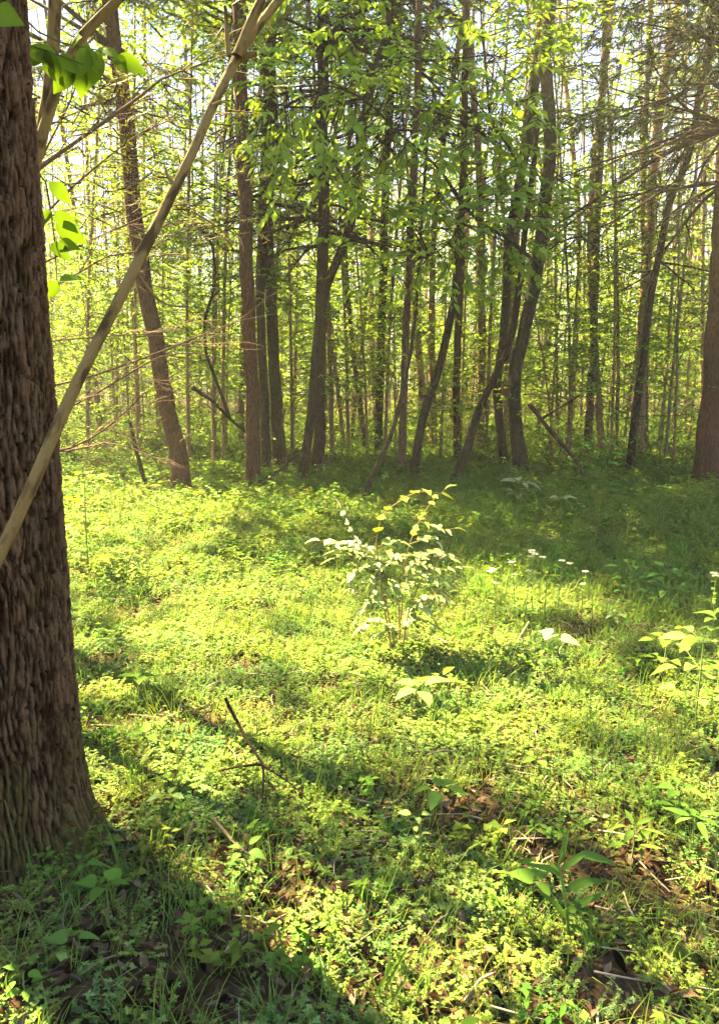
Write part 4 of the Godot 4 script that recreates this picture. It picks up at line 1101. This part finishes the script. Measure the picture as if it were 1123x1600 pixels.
		stem(w, [Vector3(0, -0.02, 0), top * 0.5 + Vector3(rf(-0.01, 0.01), 0, 0), top], 0.0035 + f[1] * 0.004, Color(0.12, 0.16, 0.05))
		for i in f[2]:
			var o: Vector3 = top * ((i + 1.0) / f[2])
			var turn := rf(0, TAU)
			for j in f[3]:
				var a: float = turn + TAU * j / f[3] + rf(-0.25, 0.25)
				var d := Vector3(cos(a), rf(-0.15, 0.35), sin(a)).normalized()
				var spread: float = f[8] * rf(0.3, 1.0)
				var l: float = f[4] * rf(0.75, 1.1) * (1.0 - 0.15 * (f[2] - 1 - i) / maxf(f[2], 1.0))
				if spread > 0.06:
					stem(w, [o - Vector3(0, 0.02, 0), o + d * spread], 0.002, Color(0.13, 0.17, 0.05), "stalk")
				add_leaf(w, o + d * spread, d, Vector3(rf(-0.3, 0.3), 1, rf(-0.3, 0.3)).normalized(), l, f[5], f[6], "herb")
	# ---- strap-leaved weed
	var sp: Vector3 = Vector3(0.607, -0.031, -2.016)
	var sw := thing("strap_leaved_weed", "large weed with long arching strap leaves in the near shade", "plant", sp)
	stem(sw, moved([Vector3(0.602, -0.019, -2.000), Vector3(0.593, 0.067, -2.000), Vector3(0.576, 0.158, -2.000), Vector3(0.563, 0.208, -2.000), Vector3(0.576, 0.247, -2.000)], sp), 0.006, Color(0.1, 0.17, 0.03))
	for e in [[Vector3(0.582, 0.117, -2.000), Vector3(0.706, 0.129, -2.050)], [Vector3(0.587, 0.087, -2.000), Vector3(0.660, 0.072, -1.980)], [Vector3(0.572, 0.168, -2.000), Vector3(0.502, 0.204, -2.000)], [Vector3(0.570, 0.188, -2.000), Vector3(0.647, 0.204, -2.050)], [Vector3(0.592, 0.046, -2.000), Vector3(0.674, 0.107, -2.000)], [Vector3(0.597, 0.026, -2.000), Vector3(0.547, 0.134, -1.950)], [Vector3(0.565, 0.204, -2.000), Vector3(0.588, 0.258, -2.020)], [Vector3(0.597, 0.016, -2.000), Vector3(0.641, 0.020, -1.950)], [Vector3(0.577, 0.148, -2.000), Vector3(0.572, 0.151, -2.100)], [Vector3(0.674, 0.106, -2.200), Vector3(0.813, 0.051, -2.250)]]:
		var d: Vector3 = e[1] - e[0]
		add_leaf(sw, e[0] - sp, (d.normalized() + Vector3(0, 0.1, 0)).normalized(), Vector3(rf(-0.2, 0.2), 1, 0.5).normalized(), d.length() * 1.2 + 0.03, "blade", Color(0.07, 0.14, 0.02), "herb")
	# ---- long grass blades
	for g in [[Vector3(0.047, -0.012, -1.740), "tuft of long grass blades at the bottom edge"], [Vector3(-0.724, -0.001, -2.196), "tuft of fine grass right of the mossy trunk"], [Vector3(0.953, -0.013, -5.620), "tall grass tuft left of the white flowers"], [Vector3(3.209, 0.028, -7.963), "tall grass tuft in the shade before the stout trunk"], [Vector3(0.367, -0.058, -3.235), "grass tuft in the open sun"], [Vector3(-0.190, -0.010, -1.825), "grass tuft among the near litter"]]:
		var w := thing("grass_tuft", g[1], "grass", g[0])
		for i in 8:
			var d := rdir(rf(1.0, 3.0))
			add_leaf(w, Vector3(rf(-0.02, 0.02), -0.01, rf(-0.02, 0.02)), d, (Vector3.UP + d * -0.5 + rdir()).normalized(), rf(0.1, 0.22), "strap", Color(0.08, 0.15, 0.025), "herb", "blade")


func build_sticks() -> void:
	var mats := {"dark": Color(0.025, 0.017, 0.011), "grey": Color(0.12, 0.09, 0.06), "tan": Color(0.17, 0.125, 0.07), "brown": Color(0.055, 0.035, 0.02)}
	for s in [
		["forked_stick", "dark forked stick poking up out of the ground cover", "dark", [[[Vector3(-0.549, 0.283, -3.000), Vector3(-0.491, 0.195, -2.950), Vector3(-0.419, 0.134, -2.850), Vector3(-0.373, 0.103, -2.780), Vector3(-0.359, 0.065, -2.680), Vector3(-0.364, -0.019, -2.626)], 0.007], [[Vector3(-0.373, 0.103, -2.780), Vector3(-0.438, 0.090, -2.800), Vector3(-0.535, 0.047, -2.850), Vector3(-0.623, -0.009, -2.900)], 0.006], [[Vector3(-0.374, 0.100, -2.780), Vector3(-0.321, 0.084, -2.750), Vector3(-0.256, 0.067, -2.700), Vector3(-0.193, 0.031, -2.650)], 0.004]]],
		["fallen_branch", "thick broken branch lying in the near litter", "grey", [[[Vector3(-0.339, 0.027, -2.320), Vector3(-0.325, -0.008, -2.270), Vector3(-0.300, -0.026, -2.200), Vector3(-0.257, -0.040, -2.130), Vector3(-0.201, -0.043, -2.050), Vector3(-0.160, -0.056, -2.000)], 0.014], [[Vector3(-0.519, 0.056, -2.500), Vector3(-0.458, 0.039, -2.430), Vector3(-0.404, 0.031, -2.360), Vector3(-0.343, 0.020, -2.320)], 0.007], [[Vector3(-0.338, 0.026, -2.340), Vector3(-0.323, -0.046, -2.260), Vector3(-0.295, -0.037, -2.200)], 0.009]]],
		["curved_stick", "pale curved stick standing right of the mossy trunk", "tan", [[[Vector3(-0.557, 0.093, -2.400), Vector3(-0.579, 0.046, -2.400), Vector3(-0.587, -0.013, -2.400), Vector3(-0.589, -0.061, -2.400)], 0.006]]],
		["thin_stick", "long thin pale stick leaning through the weeds below the flowers", "tan", [[[Vector3(1.068, 0.068, -4.700), Vector3(0.917, -0.025, -4.450), Vector3(0.743, -0.069, -4.100), Vector3(0.541, -0.064, -3.600)], 0.007], [[Vector3(1.034, 0.030, -4.650), Vector3(0.890, -0.067, -4.400), Vector3(0.709, -0.084, -4.000)], 0.005]]],
		["thin_stick", "short pale stick lying in the sunny ground cover", "tan", [[[Vector3(0.699, -0.060, -3.150), Vector3(0.727, -0.067, -3.050), Vector3(0.752, -0.078, -2.980)], 0.01]]],
		["thin_stick", "pale stick lying flat across the near hollow", "grey", [[[Vector3(0.181, -0.023, -2.250), Vector3(0.267, -0.053, -2.280), Vector3(0.343, -0.070, -2.300)], 0.009]]],
		["thin_stick", "fallen stick slanting through the shade at the strap-leaved weed", "brown", [[[Vector3(0.462, -0.082, -2.100), Vector3(0.516, -0.077, -2.000), Vector3(0.608, -0.075, -1.900)], 0.012]]],
		["thin_stick", "broken twig at the bottom edge beside the long grass", "tan", [[[Vector3(0.022, -0.030, -1.720), Vector3(0.094, -0.008, -1.720), Vector3(0.151, -0.030, -1.720)], 0.012]]],
		["thin_stick", "sticks of a split branch among the dead leaves", "brown", [[[Vector3(-0.965, 0.007, -1.850), Vector3(-0.895, 0.026, -1.850), Vector3(-0.828, 0.034, -1.900), Vector3(-0.776, 0.020, -1.950)], 0.012], [[Vector3(-0.929, -0.046, -1.800), Vector3(-0.841, 0.011, -1.800), Vector3(-0.773, 0.030, -1.800)], 0.01]]],
		["fallen_branch", "dead branch leaning down from the tall mossy tree to the ground", "brown", [[[Vector3(2.689, 1.228, -12.400), Vector3(2.868, 1.001, -12.300), Vector3(3.082, 0.712, -12.100), Vector3(3.290, 0.430, -11.900), Vector3(3.394, 0.168, -11.600)], 0.04], [[Vector3(2.868, 1.001, -12.300), Vector3(3.114, 1.151, -12.300), Vector3(3.458, 1.371, -12.300)], 0.02]]],
		["fallen_branch", "bleached branch on the ground below the upright reddish trunk", "grey", [[[Vector3(-2.392, -0.206, -10.500), Vector3(-2.213, -0.144, -10.500), Vector3(-2.079, -0.081, -10.500)], 0.03], [[Vector3(-2.109, -0.331, -10.300), Vector3(-1.877, -0.375, -10.300), Vector3(-1.748, -0.419, -10.300)], 0.02]]],
		["fallen_branch", "dead limb resting on the ground before the leaning snapped trunk", "dark", [[[Vector3(0.235, 0.050, -12.000), Vector3(0.385, -0.000, -12.000), Vector3(0.585, 0.010, -12.000), Vector3(0.836, -0.031, -12.000)], 0.03], [[Vector3(0.385, -0.000, -12.000), Vector3(0.285, 0.150, -12.000), Vector3(0.334, 0.221, -12.000)], 0.02]]],
		["fallen_branch", "bare limb lying against the clump of dark trunks", "brown", [[[Vector3(-1.613, -0.076, -11.600), Vector3(-1.318, 0.168, -11.600), Vector3(-1.073, 0.391, -11.600), Vector3(-0.830, 0.603, -11.600)], 0.025], [[Vector3(-1.073, 0.391, -11.600), Vector3(-1.163, 0.794, -11.600), Vector3(-1.109, 1.174, -11.600)], 0.018], [[Vector3(-1.146, 0.691, -11.700), Vector3(-1.313, 1.027, -11.700), Vector3(-1.455, 1.170, -11.700)], 0.014], [[Vector3(-0.904, 0.051, -11.600), Vector3(-0.692, -0.027, -11.600), Vector3(-0.402, -0.125, -11.600)], 0.018]]],
		["fallen_branch", "crooked dark limb rising left of the slanting reddish tree", "dark", [[[Vector3(-2.959, -0.103, -11.000), Vector3(-3.081, 0.239, -11.000), Vector3(-3.181, 0.652, -11.000), Vector3(-3.227, 1.014, -11.000)], 0.035]]],
		["fallen_branch", "dark dead limb reaching down to the upright reddish trunk", "dark", [[[Vector3(-2.564, 1.501, -12.000), Vector3(-2.276, 1.307, -12.000), Vector3(-1.989, 1.014, -12.000), Vector3(-1.698, 0.768, -12.000)], 0.03], [[Vector3(-1.989, 1.014, -12.000), Vector3(-2.170, 1.549, -12.000), Vector3(-2.331, 2.029, -12.000), Vector3(-2.335, 2.503, -12.000)], 0.03], [[Vector3(-2.335, 2.503, -12.000), Vector3(-2.173, 3.064, -12.000), Vector3(-2.203, 3.615, -12.000), Vector3(-2.478, 3.933, -12.000)], 0.025]]],
	]:
		var base: Vector3 = s[3][0][0][-1]
		base.y = height_at(base.x, base.z)
		var t := thing(s[0], s[1], "stick", base)
		for b in s[3]:
			var path := smooth(moved(b[0], base), 0.03 if -base.z < 6.0 else 0.15)
			for i in path.size():
				path[i] += Vector3(rf(-1, 1), rf(-1, 1), rf(-1, 1)) * b[1] * 0.2
			var mb := Mesher.new()
			mb.tube(path, taper(path.size(), b[1], b[1] * 0.6), 7, mats[s[2]], 0.2)
			obj("stem" if b == s[3][0] else "twig", mb.mesh(), M.twig, t)
	# dark clod of earth
	var mb := Mesher.new()
	var rows := 10
	for i in rows + 1:
		var a := PI * i / rows
		for j in 17:
			var e := TAU * (j % 16) / 16.0
			var d := Vector3(sin(a) * cos(e), cos(a), sin(a) * sin(e))
			mb.v.append(d * (0.045 + 0.02 * wobble.get_noise_3d(d.x * 60.0, d.y * 60.0, d.z * 60.0)) * Vector3(1, 0.9, 0.9))
			mb.n.append(d)
			mb.uv.append(Vector2(j, i) / 8.0)
			mb.c.append(Color(0.04, 0.026, 0.016))
	for i in rows:
		for j in 16:
			var a := i * 17 + j
			mb.ix.append_array(PackedInt32Array([a, a + 17, a + 1, a + 1, a + 17, a + 18]))
	var o := obj("earth_clod", mb.mesh(), M.soil, self)
	o.position = Vector3(-0.057, -0.023, -2.196)
	tag(o, "dark clod of earth in the near ground cover", "clod")


func tile_points(dens: Array) -> Array:
	# [near, far, per square metre] strips -> points within the view and a step to its side
	var out := []
	for d in dens:
		var z: float = d[0]
		while z > d[1]:
			var w: float = -z * 0.4647 * 1.08 + 0.7
			var count := int(w * 2.0 * 0.1 * d[2] + rng.randf())
			for i in count:
				out.append(Vector2(rf(-w, w), z - rng.randf() * 0.1))
			z -= 0.1
	return out


func build_ground_cover() -> void:
	var bare := []
	for b in [[Vector3(-0.750, 0.000, -1.779), 0.3], [Vector3(-0.511, -0.003, -1.752), 0.16], [Vector3(-0.312, -0.016, -2.265), 0.1], [Vector3(-0.231, -0.017, -2.172), 0.1], [Vector3(-0.273, -0.021, -2.487), 0.08], [Vector3(-0.072, -0.014, -1.875), 0.12], [Vector3(0.548, -0.040, -2.236), 0.12], [Vector3(0.469, -0.053, -2.706), 0.08], [Vector3(0.960, -0.039, -2.143), 0.14], [Vector3(0.833, -0.040, -2.174), 0.1], [Vector3(0.239, -0.019, -1.858), 0.16], [Vector3(0.161, -0.032, -2.256), 0.1], [Vector3(0.366, -0.045, -4.289), 0.26], [Vector3(1.837, -0.042, -4.868), 0.3], [Vector3(-0.781, -0.011, -3.398), 0.14], [Vector3(-0.538, -0.028, -3.820), 0.14], [Vector3(0.702, -0.018, -1.748), 0.2], [Vector3(0.623, -0.059, -2.807), 0.08], [Vector3(0.732, -0.062, -3.658), 0.12], [Vector3(0.674, -0.058, -3.892), 0.15], [Vector3(-1.824, 0.016, -7.682), 0.3], [Vector3(2.290, 0.036, -9.148), 0.3], [Vector3(-1.445, -0.016, -4.262), 0.2], [Vector3(0.130, -0.014, -1.763), 0.12]]:
		bare.append([Vector2(b[0].x, b[0].z), b[1]])
	var patchy := FastNoiseLite.new()
	patchy.frequency = 1.1
	patchy.fractal_octaves = 3
	patchy.seed = 77
	# clumps of creeping herbs
	var clumps := []
	for k in 9:
		var mb := Mesher.new()
		var whorls := k % 3 == 1
		var fineness := 1.0 if k < 6 else 1.5
		for s in 10:
			var a := rf(0, TAU)
			var p := Vector3(cos(a), 0, sin(a)) * rf(0.0, 0.05)
			var d := (Vector3(cos(a), 0, sin(a)) * rf(0.2, 1.5) + Vector3(rf(-0.4, 0.4), 1, rf(-0.4, 0.4))).normalized()
			var l := rf(0.05, 0.13)
			var bend := d * l + Vector3(rf(-0.02, 0.02), -l * 0.1, rf(-0.02, 0.02))
			mb.tube([p, p + bend], [0.0012, 0.0008], 3, Color(0.14, 0.19, 0.05))
			for i in 7:
				var q := p + bend * ((i + 1.0) / 7.0)
				var col := shade(Color(0.172, 0.245, 0.062), 0.3)
				var turn := rf(0, TAU)
				for j in (6 if whorls else 4):
					var e := turn + TAU * j / (6.0 if whorls else 4.0)
					var way := Vector3(cos(e), rf(-0.1, 0.6), sin(e)).normalized()
					var len := rf(0.0065, 0.0115) * fineness
					mb.leaf(q, way, Vector3(rf(-0.4, 0.4), 1, rf(-0.4, 0.4)).normalized(), len, len * (0.3 if whorls else 0.62), col)
		clumps.append(mb.mesh())
	var where := []
	var tints := []
	for k in clumps.size():
		where.append([])
		tints.append([])
	for g: Vector2 in tile_points([[-1.2, -2.4, 380.0], [-2.4, -4.5, 480.0], [-4.5, -7.0, 360.0], [-7.0, -12.0, 220.0], [-12.0, -16.0, 80.0]]):
		var keep := 0.52 + 1.1 * patchy.get_noise_2d(g.x, g.y) + (0.25 if g.y < -3.0 else 0.0)
		for b in bare:
			var far: float = g.distance_to(b[0]) / b[1]
			if far < 1.3:
				keep = minf(keep, lerpf(0.2, 0.7, clampf(far - 0.3, 0.0, 1.0)))
		if Vector2(g.x + 1.275, g.y + 2.47).length() < 0.35 or rng.randf() > keep:
			continue
		var kind := int(clampf((patchy.get_noise_2d(g.x * 0.7 + 60.0, g.y * 0.7) + 0.5) * 9.0 + rf(-2.5, 2.5), 0, 8))
		var size := rf(0.6, 1.15) * (1.0 + clampf((-g.y - 4.0) * 0.06, 0.0, 0.5))
		where[kind].append(Transform3D(Basis(Vector3.UP, rf(0, TAU)).scaled(Vector3(size, size * rf(0.5, 0.85), size)), Vector3(g.x, height_at(g.x, g.y) - 0.005, g.y)))
		var tone := patchy.get_noise_2d(g.x * 1.7 - 30.0, g.y * 1.7)
		tints[kind].append(Color(1.0 + tone * 0.7 + rf(-0.15, 0.15), 1.0 + tone * 0.42 + rf(-0.12, 0.12), 1.0 + rf(-0.35, 0.15)))
	var cover := Node3D.new()
	cover.name = "ground_cover"
	cover.set_meta("kind", "stuff")
	cover.set_meta("label", "low yellow-green creeping herbs carpeting the clearing")
	add_child(cover)
	for k in clumps.size():
		stuff("herb_patch_%03d" % k if k else "herb_patch", clumps[k], M.herb, cover, where[k], tints[k])
	# grass
	var grass := Node3D.new()
	grass.name = "grass"
	grass.set_meta("kind", "stuff")
	grass.set_meta("label", "thin scattered grass blades in the ground cover")
	add_child(grass)
	for k in 3:
		var mb := Mesher.new()
		for s in 9:
			var d := rdir(rf(0.9, 3.0))
			var p := Vector3(rf(-0.03, 0.03), 0, rf(-0.03, 0.03))
			var l := rf(0.08, 0.2)
			var w := d.cross(Vector3.UP).normalized()
			var mid := p + d * l * 0.6
			var nn := w.cross(d).normalized()
			var k0 := mb.v.size()
			var col := shade(Color(0.11, 0.18, 0.035))
			for q in [p - w * 0.0016, p + w * 0.0016, mid - w * 0.0013, mid + w * 0.0013, p + d * l + Vector3(d.x, -0.5, d.z) * l * 0.25]:
				mb.v.append(q)
				mb.n.append(nn)
				mb.uv.append(Vector2.ZERO)
				mb.c.append(col)
			mb.ix.append_array(PackedInt32Array([k0, k0 + 2, k0 + 1, k0 + 1, k0 + 2, k0 + 3, k0 + 2, k0 + 4, k0 + 3]))
		var ws := []
		var ts := []
		for g in tile_points([[-1.2, -5.0, 42.0], [-5.0, -13.0, 24.0]]):
			if Vector2(g.x + 1.275, g.y + 2.47).length() < 0.35:
				continue
			var size := rf(0.6, 1.2) * (1.5 if g.x > 0.8 and g.y < -5.0 else 1.0)
			ws.append(Transform3D(Basis(Vector3.UP, rf(0, TAU)).scaled(Vector3.ONE * size), Vector3(g.x, height_at(g.x, g.y), g.y)))
			ts.append(Color(rf(0.8, 1.3), rf(0.85, 1.15), 1.0))
		stuff("blade_tuft_%03d" % k if k else "blade_tuft", mb.mesh(), M.herb, grass, ws, ts)
	# broader weeds, low in the clearing and taller under the trees
	var weeds := Node3D.new()
	weeds.name = "undergrowth"
	weeds.set_meta("kind", "stuff")
	weeds.set_meta("label", "leafy undergrowth scattered over the clearing and under the trees")
	add_child(weeds)
	for k in 5:
		var mb := Mesher.new()
		for s in 5:
			var p := Vector3(rf(-0.06, 0.06), 0, rf(-0.06, 0.06))
			var d := rdir(rf(1.2, 4.0))
			var l := rf(0.06, 0.16)
			mb.tube([p, p + d * l], [0.0018, 0.001], 3, Color(0.13, 0.16, 0.05))
			for i in 8:
				var q := p + d * l * rf(0.25, 1.0)
				var len := rf(0.025, 0.048)
				mb.leaf(q, rdir(rf(-0.2, 0.5)), Vector3(rf(-0.4, 0.4), 1, rf(-0.4, 0.4)).normalized(), len, len * [0.6, 0.35, 0.75, 0.45, 0.6][k], shade(Color(0.11, 0.185, 0.025)))
		var ws := []
		var ts := []
		for g in tile_points([[-1.3, -6.0, 1.6], [-6.0, -12.0, 5.0], [-12.0, -17.0, 12.0], [-17.0, -34.0, 7.0]]):
			if Vector2(g.x + 1.275, g.y + 2.47).length() < 0.38:
				continue
			var size := rf(0.55, 1.1) * (1.0 + clampf((-g.y - 4.0) * 0.13, 0.0, 1.2))
			ws.append(Transform3D(Basis(Vector3.UP, rf(0, TAU)).scaled(Vector3.ONE * size), Vector3(g.x, height_at(g.x, g.y), g.y)))
			ts.append(Color(rf(0.75, 1.35), rf(0.85, 1.15), 1.0))
		stuff("weed_patch_%03d" % k if k else "weed_patch", mb.mesh(), M.herb, weeds, ws, ts)
	# dead leaves
	var litter := Node3D.new()
	litter.name = "leaf_litter"
	litter.set_meta("kind", "stuff")
	litter.set_meta("label", "brown leaf litter and twig bits on the soil")
	add_child(litter)
	var big := []
	for k in 5:
		var mb := Mesher.new()
		var curl := rf(0.5, 1.3)
		for i in 6:
			var t := i / 5.0
			var w := [0.02, 0.2, 0.27, 0.24, 0.15, 0.01][i] as float
			for s in [-1.0, -0.4, 0.4, 1.0]:
				mb.v.append(Vector3(s * w * (1.0 - curl * 0.3 * absf(s)), curl * s * s * w * 0.9 + 0.12 * sin(t * 4.0 + k) + rf(-0.03, 0.03), -t + 0.5))
				mb.n.append(Vector3(-s * curl, 1, rf(-0.3, 0.3)).normalized())
				mb.uv.append(Vector2.ZERO)
				mb.c.append([Color(0.095, 0.06, 0.034), Color(0.062, 0.036, 0.02), Color(0.15, 0.105, 0.065), Color(0.045, 0.026, 0.016), Color(0.12, 0.078, 0.046)][k])
			if i:
				for j in 3:
					var b := (i - 1) * 4 + j
					mb.ix.append_array(PackedInt32Array([b, b + 4, b + 1, b + 1, b + 4, b + 5]))
		var mesh := mb.mesh()
		big.append(mesh)
		var ws := []
		var ts := []
		for g in tile_points([[-1.2, -3.2, 130.0], [-3.2, -4.5, 70.0], [-4.5, -9.0, 22.0], [-9.0, -16.0, 9.0], [-16.0, -34.0, 3.0]]):
			var size := rf(0.022, 0.062)
			ws.append(Transform3D((Basis(Vector3.UP, rf(0, TAU)) * Basis(Vector3.RIGHT, rf(-0.7, 0.7)) * Basis(Vector3.FORWARD, rf(-0.7, 0.7))).scaled(Vector3.ONE * size), Vector3(g.x, height_at(g.x, g.y) + rf(0.004, 0.024), g.y)))
			var tone := rf(0.6, 1.4)
			ts.append(Color(tone, tone * rf(0.9, 1.05), tone))
		stuff("brown_leaves_%03d" % k if k else "brown_leaves", mesh, M.dead, litter, ws, ts)
	var bits := Mesher.new()
	bits.tube([Vector3(-0.5, 0, 0), Vector3(-0.1, 0.04, 0.05), Vector3(0.5, 0, -0.03)], [0.022, 0.02, 0.01], 4, Color(0.2, 0.15, 0.1))
	var bw := []
	var bt := []
	for g in tile_points([[-1.2, -5.0, 48.0], [-5.0, -14.0, 8.0]]):
		bw.append(Transform3D((Basis(Vector3.UP, rf(0, TAU)) * Basis(Vector3.FORWARD, rf(-0.2, 0.2))).scaled(Vector3.ONE * rf(0.03, 0.18)), Vector3(g.x, height_at(g.x, g.y) + rf(0.01, 0.04), g.y)))
		var tone := rf(0.5, 1.7)
		bt.append(Color(tone, tone, tone))
	stuff("twig_bits", bits.mesh(), M.twig, litter, bw, bt)
	# the larger dead leaves one can tell apart
	for i in 60:
		var c = bare[[0, 0, 0, 0, 1, 2, 3, 5, 6, 8, 10, 16][i % 12]]
		var g: Vector2 = Vector2(rf(-1, 1), rf(-0.9, 0.9)) * c[1] * 1.1 + c[0]
		var o := obj("dead_leaf", big[i % 5], leaf_material([Color(0.1, 0.056, 0.027), Color(0.06, 0.034, 0.018), Color(0.14, 0.095, 0.055)][i % 3], "dead"), self)
		o.transform = Transform3D((Basis(Vector3.UP, rf(0, TAU)) * Basis(Vector3.RIGHT, rf(-0.6, 0.6)) * Basis(Vector3.FORWARD, rf(-0.6, 0.6))).scaled(Vector3.ONE * rf(0.045, 0.085)), Vector3(g.x, height_at(g.x, g.y) + 0.03, g.y))
		tag(o, "%s dead leaf on the bare soil %s" % [["reddish brown", "dark brown", "pale tan"][i % 3], ["in the bottom left corner", "in the bottom left corner", "in the bottom left corner", "in the bottom left corner", "below the heart-leaved seedling", "beside the thick broken branch", "right of the thick broken branch", "at the bottom edge below the broken branch", "beside the strap-leaved weed", "near the right edge beyond the star-shaped shoot", "at the bottom edge beside the long grass", "in the bottom right corner"][i % 12]], "leaf", "large dead leaves on the near soil")
